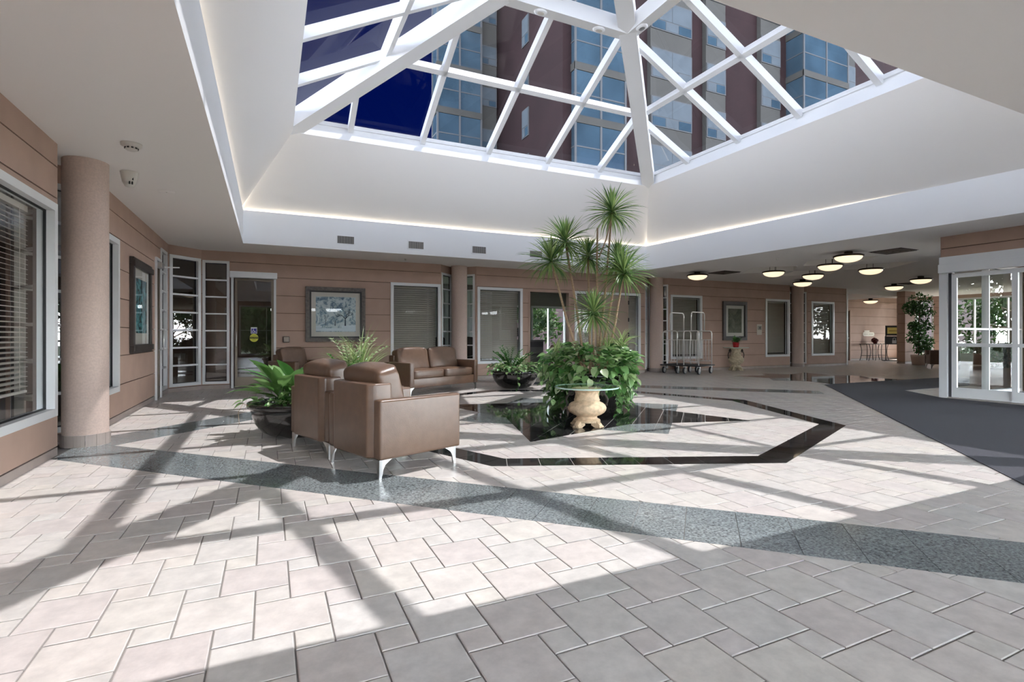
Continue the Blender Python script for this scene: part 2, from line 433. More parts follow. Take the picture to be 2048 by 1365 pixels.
def tile_mesh(w):
    b = MB(); g = 0.0033; h = w/2-g; c = 0.004
    b.add([(-h, -h, -0.007), (h, -h, -0.007), (h, h, -0.007), (-h, h, -0.007), (-h, -h, -0.0015), (h, -h, -0.0015), (h, h, -0.0015), (-h, h, -0.0015),
           (-h+c, -h+c, 0), (h-c, -h+c, 0), (h-c, h-c, 0), (-h+c, h-c, 0)],
          [(0, 1, 5, 4), (1, 2, 6, 5), (2, 3, 7, 6), (3, 0, 4, 7), (4, 5, 9, 8), (5, 6, 10, 9), (6, 7, 11, 10), (7, 4, 8, 11), (8, 9, 10, 11)])
    me = bpy.data.meshes.new('floor_tile'); me.from_pydata(b.v, [], b.f); me.materials.append(MATS['tile_each']); return me
tm = {TL: tile_mesh(TL), TS: tile_mesh(TS)}
rest = MB()
for k, (p, w, full) in enumerate(cand):
    if k < 300:
        if full:
            cx_ = sum(q[0] for q in p)/4; cy_ = sum(q[1] for q in p)/4
            inst('floor_tile', tm[w], floor, (cx_, cy_, random.uniform(-0.0005, 0.0004)))
        else:
            MB().prism(p, -0.007, 0).build('floor_tile', MATS['tile_each'], floor)
    else:
        n = len(p); o = len(rest.v)
        rest.v += [(q[0], q[1], 0.0) for q in p]+[(q[0], q[1], -0.007) for q in p]
        rest.f.append(tuple(o+i for i in range(n))); rest.mi.append(0)
        for i in range(n): rest.f.append((o+n+i, o+n+(i+1) % n, o+(i+1) % n, o+i)); rest.mi.append(0)
tag(rest.build('floor_tiles_beyond', MATS['tile_far'], floor), kind='stuff')

def grid_pieces(pls, c, u, wu, wv, ext):      # square pieces on a rotated grid clipped to a convex shape
    v = (-u[1], u[0]); out = []
    nu, nv = int(ext/wu)+2, int(ext/wv)+2
    for i in range(-nu, nu):
        for j in range(-nv, nv):
            g = 0.0026
            a0, a1, b0, b1 = i*wu+g, (i+1)*wu-g, j*wv+g, (j+1)*wv-g
            q = [(c[0]+u[0]*s+v[0]*t, c[1]+u[1]*s+v[1]*t) for s, t in ((a0, b0), (a1, b0), (a1, b1), (a0, b1))]
            q = intersect(q, pls, 0.0)
            if q and area(q) > 6e-4: out.append(q)
    return out
r2 = math.sqrt(0.5)
PALEJ = mat('pale_grout', (0.42, 0.40, 0.37), 0.8)
# grey granite band: each side of the diamond, two rows of squares
dc = diamond(CA, CB, (D_OUT+D_IN)/2)
bw = (D_OUT-D_IN)*r2
for k in (1, 2, 3):
    p, q = Vector(dc[k]), Vector(dc[(k+1) % 4]); d = (q-p).normalized(); nrm = Vector((-d.y, d.x)); Ln = (q-p).length
    # corner mitre: shorten alternate sides so that the sides butt
    s0, s1 = (-bw/2, Ln+bw/2) if k % 2 == 0 else (bw/2, Ln-bw/2)
    ncell = round((s1-s0)/(bw/2)); st = (s1-s0)/ncell
    for i in range(ncell):
        for j in (0, 1):
            g = 0.0018
            a0, a1 = s0+i*st+g, s0+(i+1)*st-g; b0, b1 = -bw/2+j*bw/2+g, -bw/2+(j+1)*bw/2-g
            poly = [tuple(p+d*s+nrm*t) for s, t in ((a0, b0), (a1, b0), (a1, b1), (a0, b1))]
            poly = clip(poly, -1, 0, 1.75); poly = clip(poly, 0, 1, 12.35) if poly else poly
            if poly and area(poly) > 5e-4: MB().prism(poly, -0.007, 0.0002).build('grey_granite_tile', MATS['granite_grey'], floor)
# black granite ring
for k in range(8):
    o0, o1 = octagon(CA, CB, R_OUT)[k], octagon(CA, CB, R_OUT)[(k+1) % 8]; i0, i1 = octagon(CA, CB, R_IN)[k], octagon(CA, CB, R_IN)[(k+1) % 8]
    sect = planes([i0, o0, o1, i1]) if area([i0, o0, o1, i1]) else None
    d = (Vector(o1)-Vector(o0)).normalized()
    MB().prism([i0, o0, o1, i1], -0.006, -0.002).build('joint_bed', PALEJ, floor)
    for q in grid_pieces(sect, ((o0[0]+o1[0])/2, (o0[1]+o1[1])/2), (d.x, d.y), 0.285, 0.7, 3.4):
        MB().prism(q, -0.007, 0.0003).build('black_granite_tile', MATS['granite_black'], floor)
# star inlays: black star over a pale square
for (sa, sb, tris, sq), (_a, _b, rt, rc, rs) in zip(star_pl, stars):
    for tp in star_tris(sa, sb, rt, rc): MB().prism(tp, -0.006, -0.002).build('joint_bed', PALEJ, floor)
    for t in tris:
        for q in grid_pieces(t, (sa, sb), (r2, r2), 0.285, 0.285, 2.8):
            MB().prism(q, -0.007, 0.0003).build('black_granite_tile', MATS['granite_black'], floor)
    for q in grid_pieces(sq, (sa, sb), (r2, r2), 0.285, 0.285, 2.8):
        ps = [q]
        for t in tris: ps = [r for p in ps for r in subtract(p, t, 0.0012)]
        for p in ps:
            if area(p) > 8e-4: MB().prism(p, -0.007, 0.0002).build('pale_granite_tile', MATS['granite_pale'], floor)

# ------------------------------------------------------------------ ceiling with the skylight well and four coffers
WELL = [(-0.455, 2.03), (9.93, 2.03), (9.15, 11.14), (-0.455, 11.14)]
coff = []
for (la, lb, sgn) in ((12.12, 9.57, 1), (13.73, 9.59, 1), (12.2, 8.09, -1), (13.9, 8.15, -1)):
    coff.append([(la-0.77, lb), (la, lb-(0.70 if sgn > 0 else 1.1)), (la+0.77, lb), (la, lb+(1.1 if sgn > 0 else 0.70))])
def holed(outer, holes, z, flip):
    loops = [[Vector((p[0], p[1], 0)) for p in outer]]+[[Vector((p[0], p[1], 0)) for p in h] for h in holes]
    flat = [v for l in loops for v in l]
    b = MB(); tris = tessellate_polygon(loops)
    b.add([(v.x, v.y, z) for v in flat], [tuple(reversed(t)) if flip else tuple(t) for t in tris]); return b
ceiling = tag(holed([(-6.2, -5.2), (13.75, -5.2), (13.75, 5.05), (27.2, 5.05), (27.2, 14.8), (10.5, 14.8), (10.5, 17.2), (1.9, 17.2), (1.9, 13.2), (-6.2, 13.2)], [WELL]+coff, H, True).build('ceiling', CEIL), kind='structure')
for c in coff:
    b = MB(); n = 4
    b.add([(p[0], p[1], H) for p in c]+[(p[0], p[1], H+0.22) for p in c], [(i, (i+1) % 4, 4+(i+1) % 4, 4+i) for i in range(4)]+[(4, 5, 6, 7)])
    b.build('ceiling_coffer', CREAM, ceiling)
ZF, ZC, ZG = 3.50, 4.80, 5.08       # fascia top, curb base, glass line
S0, S1, SB0, SB1 = 0.38, 8.50, 1.96, 10.24
LEDGE = 0.16
ZL = ZF-0.13
wellt = [(WELL[0][0]-LEDGE, WELL[0][1]-LEDGE), (WELL[1][0]+LEDGE, WELL[1][1]-LEDGE), (WELL[2][0]+LEDGE, WELL[2][1]+LEDGE), (WELL[3][0]-LEDGE, WELL[3][1]+LEDGE)]
curb = [(S0, SB0), (S1, SB0), (S1, SB1), (S0, SB1)]
for k in range(4):
    a, b_ = WELL[k], WELL[(k+1) % 4]; c, d = wellt[k], wellt[(k+1) % 4]; e, f_ = curb[k], curb[(k+1) % 4]
    m = MB(); a2 = (a[0]+(c[0]-a[0])*0.2, a[1]+(c[1]-a[1])*0.2); b2 = (b_[0]+(d[0]-b_[0])*0.2, b_[1]+(d[1]-b_[1])*0.2)
    m.add([(*a, H), (*b_, H), (*b_, ZF), (*a, ZF), (*a2, ZF), (*b2, ZF), (*a2, ZL), (*b2, ZL), (*c, ZL), (*d, ZL)], [(1, 0, 3, 2), (2, 3, 4, 5), (5, 4, 6, 7), (7, 6, 8, 9)])
    m.build('fascia', WHITE, ceiling)
    m = MB(); NS = 14; A_, B_, C_, D_ = Vector((*c, ZL)), Vector((*d, ZL)), Vector((*f_, ZC)), Vector((*e, ZC))
    m.add([A_.lerp(B_, i/NS).lerp(D_.lerp(C_, i/NS), j/NS) for j in range(NS+1) for i in range(NS+1)], [(j*(NS+1)+i+1, j*(NS+1)+i, (j+1)*(NS+1)+i, (j+1)*(NS+1)+i+1) for j in range(NS) for i in range(NS)])
    m.build('well_slope', CREAM, ceiling, smooth=True)

# cove lighting strips lying on the ledge behind the fascia
LEDM = mat('cove_lens', (0.9, 0.88, 0.82), 0.5, emit=(1.0, 0.90, 0.76), estr=COVE)
for k in range(4):
    c, d = Vector((*wellt[k], ZL+0.012)), Vector((*wellt[(k+1) % 4], ZL+0.012)); a, b_ = Vector((*WELL[k], ZL+0.012)), Vector((*WELL[(k+1) % 4], ZL+0.012))
    p, q = c*0.6+a*0.4, d*0.6+b_*0.4
    t = thing('cove_light', (p+q)/2, 0, 'warm linear cove light on the ledge of the %s skylight well side' % ['near', 'right', 'back', 'left'][k], 'light', 'cove lights on the skylight ledge')
    dd = (q-p)*0.97
    MB().bar(-dd/2, dd/2, 0.07, 0.02).build('channel', WHITE, t); MB().bar(-dd/2+Vector((0, 0, 0.016)), dd/2+Vector((0, 0, 0.016)), 0.05, 0.012).build('lens', LEDM, t)

# skylight: a hipped pyramid of glass on white bars
sky = thing('window_1', ((S0+S1)/2, (SB0+SB1)/2, ZC), 0, None, None, kind='structure')
def sk(mb, name, m, **kw):
    ob = mb.build(name, m, sky, **kw); ob.matrix_parent_inverse = Matrix.Translation(-Vector(sky.location)); return ob
TILT = 0.09
curbt = [(S0-TILT, SB0-TILT), (S1+TILT, SB0-TILT), (S1+TILT, SB1+TILT), (S0-TILT, SB1+TILT)]
for k in range(4):
    e, f_ = curb[k], curb[(k+1) % 4]; g, h_ = curbt[k], curbt[(k+1) % 4]
    m = MB(); m.add([(*e, ZC), (*f_, ZC), (*h_, ZG), (*g, ZG)], [(1, 0, 3, 2)]); sk(m, 'curb', WHITE)
SA, SBc = (S0+S1)/2, (SB0+SB1)/2
HALF = (SB1-SB0)/2+TILT; SLOPE = 0.516
APEX = Vector((SA, SBc, ZG+SLOPE*HALF))
cn = [Vector((*c, ZG)) for c in curbt]
for k in range(4):
    d = (APEX-cn[k]); q = cn[k]+d*1.0
    m = MB(); m.bar(cn[k]-d.normalized()*0.1+Vector((0, 0, -0.19)), q+Vector((0, 0, -0.19)), 0.29, 0.31); sk(m, 'hip_rafter', WHITE)
COLLAR = 0.70
cr = [cn[k].lerp(APEX, COLLAR) for k in range(4)]
for k in range(4):
    m = MB(); m.bar(cr[k]+Vector((0, 0, -0.17)), cr[(k+1) % 4]+Vector((0, 0, -0.17)), 0.20, 0.27); sk(m, 'collar_beam', WHITE)
for k in range(4):
    m = MB(); m.bar(cn[k]+Vector((0, 0, 0.0)), cn[(k+1) % 4]+Vector((0, 0, 0.0)), 0.10, 0.07); sk(m, 'sill_bar', WHITE)
AB = [1.40, 2.80, 4.24, 5.68, 7.08]; BM = [8.95, 7.55, 6.22, 4.88, 3.50]; BL = [8.76, 7.39, 6.02, 4.65, 3.28]
for k in range(4):
    P, Q = cn[k], cn[(k+1) % 4]; along_a = k in (0, 2)
    L_ = (Q-P).length; du = (Q-P)/L_
    inward = Vector((0, 1, 0)) if k == 0 else Vector((-1, 0, 0)) if k == 1 else Vector((0, -1, 0)) if k == 2 else Vector((1, 0, 0))
    axis = 0 if along_a else 1
    halfrun = (SA-cn[0].x) if not along_a else (SBc-cn[0].y)
    rise = (APEX.z-ZG)/halfrun
    us = sorted(abs(v-P[axis]) for v in (AB if along_a else BM if k == 1 else BL))
    def pt(u, s, off=0.0): return P+du*u+inward*s+Vector((0, 0, rise*s+off))
    nrm = (du.cross(inward+Vector((0, 0, rise)))).normalized()
    if nrm.z < 0: nrm = -nrm
    for u in us:
        smax = halfrun*(u/(L_/2) if u < L_/2 else (L_-u)/(L_/2))
        m = MB(); m.bar(pt(u, 0)-nrm*0.05, pt(u, smax*0.99)-nrm*0.05, 0.095, 0.15, up=nrm); sk(m, 'glazing_bar', WHITE)
    svals = [halfrun*0.345]
    for s in svals:
        f0 = s/halfrun*L_/2
        m = MB(); m.bar(pt(f0, s)-nrm*0.05, pt(L_-f0, s)-nrm*0.05, 0.095, 0.15, up=nrm); sk(m, 'purlin', WHITE)
    tri = [(0, 0), (L_, 0), (L_/2, halfrun)]
    us2 = [0]+us+[L_]; ss = [0]+svals+[halfrun*COLLAR, halfrun]
    for ua, ub in zip(us2, us2[1:]):
        for sa_, sb_ in zip(ss, ss[1:]):
            c = intersect([(ua, sa_), (ub, sa_), (ub, sb_), (ua, sb_)], planes(tri))
            if c and area(c) > 0.004:
                m = MB(); m.add([pt(u, s, 0.03) for u, s in c], [tuple(range(len(c)))]); sk(m, 'pane', SKYGLASS)

# ------------------------------------------------------------------ walls
ZJ = [0.08, 0.46, 0.84, 1.21, 1.59, 1.97, 2.36, 2.65, H]
def wall(name, p0, p1, ops=(), z0=0.0, z1=H, thick=0.16, joints=ZJ, m=WALL, base=True, plain=False):
    """panelled stucco wall; the room lies on the right of p0->p1"""
    p0 = Vector((*p0, 0)); p1 = Vector((*p1, 0)); d = (p1-p0); L_ = d.length; d.normalize(); n = Vector((d.y, -d.x, 0)); Zv = Vector((0, 0, 1))
    ops = list(ops)
    mb = MB()
    fr = 0.0 if plain else 0.022
    mb.cells(0, L_, z0, z1, ops, lambda a, b, c, e: mb.obox(p0+d*a-n*thick+Zv*c, d*(b-a), n*(thick-fr), Zv*(e-c)))
    w = tag(mb.build(name, m if plain else GROOVE), kind='structure')
    if plain: return w
    js = [z0]+[z for z in joints if z0+0.02 < z < z1-0.02]+[z1]
    for za, zb in zip(js, js[1:]):
        pm = MB(); g = 0.006
        zaa = za+(g if za > z0 else 0); zbb = zb-(g if zb < z1 else 0)
        pm.cells(0, L_, zaa, zbb, ops, lambda a, b, c, e: pm.obox(p0+d*a-n*0.026+Zv*c, d*(b-a), n*0.026, Zv*(e-c)))
        if pm.v: pm.build('wall_panel', m if za > 0.05 or not base else BASETILE, w)
    return w
WN = [2]
def window(p0, d, u0, u1, z0, z1, glass=None, fw=0.07, rows=0, cols=0, frame=None, fd=0.13, proud=0.018):
    """white frame with glass; p0 and d give the wall line, room on the right of d"""
    frame = frame or FRAMEW; glass = glass or CLEAR
    p0 = Vector((*p0, 0)); d = Vector((*d, 0)).normalized(); n = Vector((d.y, -d.x, 0)); Zv = Vector((0, 0, 1))
    c = p0+d*(u0+u1)/2+Zv*z0
    w = thing('window_%d' % WN[0], c, 0, None, None, kind='structure'); WN[0] += 1
    def loc(u, z): return d*(u-(u0+u1)/2)+Zv*(z-z0)
    o = n*(proud-fd)
    for (ua, ub, za, zb) in ((u0, u1, z0, z0+fw), (u0, u1, z1-fw, z1), (u0, u0+fw, z0+fw, z1-fw), (u1-fw, u1, z0+fw, z1-fw)):
        MB().obox(loc(ua, za)+o, d*(ub-ua), n*fd, Zv*(zb-za)).build('frame', frame, w)
    g = MB()
    t = 0.012
    for (ua, ub, za, zb) in ((u0+fw, u1-fw, z0+fw, z0+fw+t), (u0+fw, u1-fw, z1-fw-t, z1-fw), (u0+fw, u0+fw+t, z0+fw+t, z1-fw-t), (u1-fw-t, u1-fw, z0+fw+t, z1-fw-t)):
        g.obox(loc(ua, za)-n*0.065, d*(ub-ua), n*0.02, Zv*(zb-za))
    g.build('gasket', BLACK, w)
    rows_ = max(rows, 1); cols_ = max(cols, 1); rb = fw*0.55
    zz = [z0+fw+(z1-z0-2*fw)*k/rows_ for k in range(rows_+1)]; uu = [u0+fw+(u1-u0-2*fw)*k/cols_ for k in range(cols_+1)]
    for z in zz[1:-1]: MB().obox(loc(u0+fw, z-rb/2)+o, d*(u1-u0-2*fw), n*(fd-0.012), Zv*rb).build('glazing_bar', frame, w)
    for u in uu[1:-1]: MB().obox(loc(u-rb/2, z0+fw)+o, d*rb, n*(fd-0.016), Zv*(z1-z0-2*fw)).build('mullion', frame, w)
    for za, zb in zip(zz, zz[1:]):
        for ua, ub in zip(uu, uu[1:]):
            MB().add([loc(ua, za)-n*0.06, loc(ub, za)-n*0.06, loc(ub, zb)-n*0.06, loc(ua, zb)-n*0.06], [(0, 1, 2, 3)]).build('pane', glass, w)
    return w
def blind(p0, d, u0, u1, z0, z1, label, each, pitch, tilt, m, gap_low=0.0, group=None):
    p0 = Vector((*p0, 0)); d = Vector((*d, 0)).normalized(); n = Vector((d.y, -d.x, 0)); Zv = Vector((0, 0, 1))
    c = p0+d*(u0+u1)/2-n*0.15+Zv*z0
    t = thing('window_blind', c, 0, label, 'blind', group)
    W = u1-u0; MB().obox(-d*W/2-n*0.02+Zv*(z1-z0-0.05), d*W, n*0.04, Zv*0.05).build('headrail', m, t)
    sw = pitch*1.12; ca, sa = math.cos(tilt), math.sin(tilt)
    sv = n*ca*sw-Zv*sa*sw; tv = n*sa*0.002+Zv*ca*0.002
    N = int((z1-z0-0.07-gap_low)/pitch)
    sl = MB(); sl.obox(-d*(W/2-0.006)-sv/2-tv/2, d*(W-0.012), sv, tv)
    if each:
        first = None
        for k in range(N):
            z = z1-z0-0.06-pitch*(k+0.5)
            if first is None: first = sl.build('slat', m, t); first.location = Zv*z
            else: inst('slat', first.data, t, Zv*z)
        for u in (-W*0.3, W*0.3):
            MB().tube([d*u+n*0.03+Zv*(gap_low+0.02), d*u+n*0.03+Zv*(z1-z0-0.04)], 0.002, 5).build('cord', m, t)
    else:
        a = MB()
        for k in range(N):
            z = z1-z0-0.06-pitch*(k+0.5); a.obox(-d*(W/2-0.006)-sv/2-tv/2+Zv*z, d*(W-0.012), sv, tv)
        tag(a.build('slats', m, t), kind='stuff')
    MB().obox(-d*W/2-n*0.015+Zv*gap_low, d*W, n*0.03, Zv*0.02).build('bottom_rail', m, t)
    return t

# left wall, in two runs with the column notch between
NB = 6.58; NH = 0.47
UL = lambda b: b+5.0
wall('wall_left', (AL, -5.0), (AL, NB-NH), [(UL(3.35), UL(4.62), 0.38, 2.34), (UL(4.81), UL(6.06), 0.37, 2.30), (UL(-3.5), UL(-1.0), 0.38, 2.34)])
L2 = NB+NH
wall('wall_left_far', (AL, L2), (AL, BB-0.50), [(7.12-L2, 8.24-L2, 0.38, 2.34), (10.60-L2, 11.08-L2, 0.0, 2.45), (11.10-L2, 11.70-L2, 0.10, 2.68)])
window((AL, -5), (0, 1), UL(3.35), UL(4.62), 0.38, 2.34)
window((AL, -5), (0, 1), UL(-3.5), UL(-1.0), 0.38, 2.34)
window((AL, -5), (0, 1), UL(4.81), UL(6.06), 0.37, 2.30)
window((AL, L2), (0, 1), 7.12-L2, 8.24-L2, 0.38, 2.34)
blind((AL, -5), (0, 1), UL(4.90), UL(5.86), 0.45, 2.22, 'half-open pale slat blind behind the window left of the bare column', True, 0.042, 0.25, BLINDW, 0.16)
blind((AL, L2), (0, 1), 7.20-L2, 8.10-L2, 0.46, 2.26, 'half-open pale slat blind behind the window between column and framed teal picture', True, 0.042, 0.30, BLINDW, 0.05)
def notch(pts, nm):
    for i in (0, 1):
        p, q = Vector(pts[i]), Vector(pts[i+1]); L_ = (q-p).length
        wall('%s_%s' % (nm, 'ab'[i]), tuple(p), tuple(q), [(0.04, L_-0.04, 0.10, 2.67)], joints=[0.08, 2.67, H], thick=0.06)
        window(tuple(p), tuple(q-p), 0.04, L_-0.04, 0.10, 2.67, glass=CLEAR if nm.endswith('one') else TINTED, fw=0.05, rows=7, fd=0.06)
notch([(AL, NB-NH), (AL-NH, NB), (AL, NB+NH)], 'wall_notch_left')
# chamfered corner with ladder glazing
C0, C1 = (AL, BB-0.50), (AL+0.50, BB)
Lc = math.hypot(0.50, 0.50)
wall('wall_chamfer', C0, C1, [(0.02, Lc-0.02, 0.10, 2.68)], joints=[0.08, 2.68, H], thick=0.06)
window(C0, (C1[0]-C0[0], C1[1]-C0[1]), 0.02, Lc-0.02, 0.10, 2.68, glass=TINTED, fw=0.06, rows=7, fd=0.10)
window((AL, L2), (0, 1), 11.10-L2, 11.70-L2, 0.10, 2.68, glass=TINTED, fw=0.06, rows=7, fd=0.10)
# back wall
A0 = C1[0]
NC = [4.30, 10.62, 16.97]
UB = lambda a: a-A0
runs = [(A0, NC[0]-NH), (NC[0]+NH, NC[1]-NH), (NC[1]+NH, NC[2]-NH), (NC[2]+NH, 19.62)]
bw_ops = [(-1.25, -0.76, 0.10, 2.66), (-0.75, 0.13, 0.0, 2.45), (2.60, 3.83, 0.38, 2.37), (4.80, 6.08, 0.38, 2.35), (6.28, 7.53, 0.0, 2.28), (7.69, 9.98, 0.38, 2.35), (11.13, 12.41, 0.38, 2.36), (15.28, 16.48, 0.38, 2.36), (17.64, 18.90, 0.38, 2.34)]
for i, (ra, rb_) in enumerate(runs):
    ops = [(o[0]-ra, o[1]-ra, o[2], o[3]) for o in bw_ops if ra-0.01 <= o[0] and o[1] <= rb_+0.01]
    wall(['wall_back', 'wall_back_middle', 'wall_back_right', 'wall_back_far'][i], (ra, BB), (rb_, BB), ops)
for i, c in enumerate(NC):
    notch([(c-NH, BB), (c, BB+NH), (c+NH, BB)], 'wall_notch_'+['one', 'two', 'three'][i])
window((0, BB), (1, 0), -1.25, -0.76, 0.10, 2.66, glass=TINTED, fw=0.05, rows=7, fd=0.10)
for k, (a0, a1, z0, z1, lab) in enumerate([(2.60, 3.83, 0.38, 2.37, 'closed taupe slat blind in the window behind the two-seat sofa'), (4.80, 6.08, 0.38, 2.35, 'closed taupe slat blind in the window behind the small black bowl planter'),
                          (11.13, 12.41, 0.38, 2.36, 'closed taupe slat blind in the window behind the luggage carts'), (15.28, 16.48, 0.38, 2.36, 'closed slat blind in the window beside the small wall notice'),
                          (17.64, 18.90, 0.38, 2.34, 'closed slat blind in the window next to the alcove opening')]):
    window((0, BB), (1, 0), a0, a1, z0, z1, fw=0.07)
    blind((0, BB), (1, 0), a0+0.075, a1-0.075, z0+0.075, z1-0.075, lab, False, 0.052, 0.95, BLIND)
window((0, BB), (1, 0), 7.69, 9.98, 0.38, 2.35, fw=0.07)
blind((0, BB), (1, 0), 7.77, 8.25, 0.46, 2.27, 'narrow taupe blind left of the tan flush panel behind the dracaena', False, 0.052, 0.95, BLIND)
blind((0, BB), (1, 0), 9.52, 9.90, 0.46, 2.27, 'narrow taupe blind right of the tan flush panel behind the dracaena', False, 0.052, 0.95, BLIND)
TAN = mat('tan_panel', (0.36, 0.275, 0.215), 0.6)
pn = thing('door_panel', (8.9, BB+0.0, 0.46), 0, 'tan flush panel with hinges set in the wide window frame', 'panel')
MB().box((-0.62, -0.055, 0), (0.60, -0.01, 1.80)).build('leaf', TAN, pn)
for z in (0.62, 1.05, 1.55): MB().box((0.585, -0.075, z), (0.612, -0.05, z+0.11)).build('hinge', BLACK, pn)

# columns
def column(a, b, r, label):
    t = thing('column', (a, b, 0), 0, label, 'column', 'round lobby columns')
    MB().lathe([(r, 0.11), (r, H)], 40).build('shaft', COLUMN, t, smooth=True)
    N = 14
    for k in range(N):
        m = MB(); t0, t1 = 2*PI*k/N+0.008, 2*PI*(k+1)/N-0.008; pts = []
        for q in range(4):
            th = t0+(t1-t0)*q/3; pts.append((math.cos(th)*(r+0.014), math.sin(th)*(r+0.014)))
        m.prism([(math.cos(t0)*(r-0.01), math.sin(t0)*(r-0.01))]+pts+[(math.cos(t1)*(r-0.01), math.sin(t1)*(r-0.01))], 0.0, 0.118)
        m.build('base_tile', BASETILE, t)
    return t
column(-1.69, 6.61, 0.19, 'round pinkish stone column standing against the left wall between two blind windows')
column(4.37, 12.54, 0.20, 'round tan column behind the right end of the two-seat sofa')
column(10.70, 12.52, 0.20, 'round tan column beside the luggage carts')
column(17.06, 12.50, 0.20, 'round tan column between two blind windows near the alcove')

# ------------------------------------------------------------------ doors
def bars_frame(t, o, d, n, W, Hh, fw, dep, m, name, glass, bottom=None, midrail=None, z0=0.0):
    """stile and rail leaf centred in depth on o; o is the lower left corner"""
    Zv = Vector((0, 0, 1)); bottom = bottom or fw; q = n*(-dep/2)
    MB().obox(o+q+Zv*z0, d*fw, n*dep, Zv*Hh).build('stile', m, t)
    MB().obox(o+q+d*(W-fw)+Zv*z0, d*fw, n*dep, Zv*Hh).build('stile', m, t)
    MB().obox(o+q+d*fw+Zv*z0, d*(W-2*fw), n*dep, Zv*bottom).build('bottom_rail', m, t)
    MB().obox(o+q+d*fw+Zv*(z0+Hh-fw), d*(W-2*fw), n*dep, Zv*fw).build('top_rail', m, t)
    zs = [z0+bottom]+([midrail-0.03, midrail+0.03] if midrail else [])+[z0+Hh-fw]
    if midrail: MB().obox(o+q+d*fw+Zv*(midrail-0.03), d*(W-2*fw), n*dep, Zv*0.06).build('mid_rail', m, t)
    for za, zb in zip(zs[::2], zs[1::2]):
        MB().add([o+d*fw+Zv*za, o+d*(W-fw)+Zv*za, o+d*(W-fw)+Zv*zb, o+d*fw+Zv*zb], [(0, 1, 2, 3)]).build('pane', glass, t)
X_, Y_, Z_ = Vector((1, 0, 0)), Vector((0, 1, 0)), Vector((0, 0, 1))
dr = thing('door_1', (-0.30, BB, 0), 0, None, None, kind='structure')
bars_frame(dr, Vector((-0.36, 0.02, 0)), X_, -Y_, 0.74, 2.30, 0.045, 0.045, BRONZE, 'leaf', TINTED, bottom=0.22, z0=0.01)
for x in (-0.43, 0.385): MB().box((x, -0.03, 0), (x+0.045, 0.10, 2.33)).build('jamb', FRAMEW, dr)
MB().box((-0.45, -0.12, 2.32), (0.45, 0.08, 2.45)).build('operator_header', FRAMEW, dr, bevel=0.008)
MB().tube([(-0.33, -0.005, 1.18), (-0.33, -0.07, 1.18), (-0.33, -0.07, 0.88), (-0.33, -0.005, 0.88)], 0.011, 8).build('pull_handle', STEEL, dr, smooth=True)
MB().bar((0.30, -0.04, 2.26), (-0.02, -0.05, 2.29), 0.02, 0.03).build('closer_arm', BRONZE, dr)
BLUE = mat('sticker_blue', (0.05, 0.04, 0.33), 0.5); SWHITE = mat('sticker_white', (0.78, 0.78, 0.80), 0.5); SYEL = mat('sticker_yellow', (0.62, 0.60, 0.06), 0.5)
ac = thing('door_sticker', (-0.30, BB-0.012, 1.20), 0, 'blue and white wheelchair access sticker on the glass door', 'sticker')
MB().box((-0.06, 0, -0.055), (0.06, 0.004, 0.08)).build('backing', SWHITE, ac)
MB().box((-0.048, -0.002, -0.045), (0.048, 0.001, 0.055)).build('field', BLUE, ac)
def disc(c, r, y, n=20, r0=0.0, t0=0, t1=2*PI):
    m = MB(); k = n
    if r0 == 0:
        m.add([(c[0]+r*math.cos(2*PI*i/n), y, c[1]+r*math.sin(2*PI*i/n)) for i in range(n)], [tuple(range(n))])
    else:
        vs_ = []
        for i in range(n+1):
            t = t0+(t1-t0)*i/n; vs_ += [(c[0]+r*math.cos(t), y, c[1]+r*math.sin(t)), (c[0]+r0*math.cos(t), y, c[1]+r0*math.sin(t))]
        m.add(vs_, [(2*i, 2*i+2, 2*i+3, 2*i+1) for i in range(n)])
    return m
sm = disc((-0.01, -0.012), 0.027, -0.0035, 20, 0.019, PI*0.6, PI*2.05)
hd = disc((-0.012, 0.042), 0.008, -0.0035); sm.add(hd.v, hd.f)
sm.add([(-0.016, -0.0035, 0.03), (-0.005, -0.0035, 0.03), (-0.003, -0.0035, 0.0), (-0.012, -0.0035, 0.0)], [(0, 1, 2, 3)])
sm.add([(-0.012, -0.0035, 0.004), (0.016, -0.0035, 0.004), (0.016, -0.0035, -0.005), (-0.012, -0.0035, -0.005)], [(0, 1, 2, 3)])
sm.add([(0.010, -0.0035, 0.002), (0.020, -0.0035, 0.002), (0.036, -0.0035, -0.030), (0.027, -0.0035, -0.033)], [(0, 1, 2, 3)])
sm.build('wheelchair_symbol', SWHITE, ac)
ca_ = thing('door_sticker', (-0.30, BB-0.012, 1.055), 0, 'round yellow caution sticker on the glass door below the blue one', 'sticker')
m = MB(); n = 28; m.add([(0.085*math.cos(2*PI*i/n), 0, 0.085*math.sin(2*PI*i/n)) for i in range(n)]+[(0.085*math.cos(2*PI*i/n), 0.004, 0.085*math.sin(2*PI*i/n)) for i in range(n)], [tuple(range(n)), tuple(range(2*n-1, n-1, -1))]+[(i, n+i, n+(i+1) % n, (i+1) % n) for i in range(n)])
m.build('disc', SYEL, ca_)
MB().box((-0.083, -0.002, -0.018), (0.083, 0.001, 0.022)).build('black_band', BLACK, ca_)
text_mesh('lettering', 'CAUTION', 0.036, SYEL, ca_, (0, -0.003, 0.002), (PI/2, 0, 0))
text_mesh('lettering', 'AUTOMATIC', 0.020, BLACK, ca_, (0, -0.002, 0.042), (PI/2, 0, 0)); text_mesh('lettering', 'DOOR', 0.022, BLACK, ca_, (0, -0.002, -0.042), (PI/2, 0, 0))
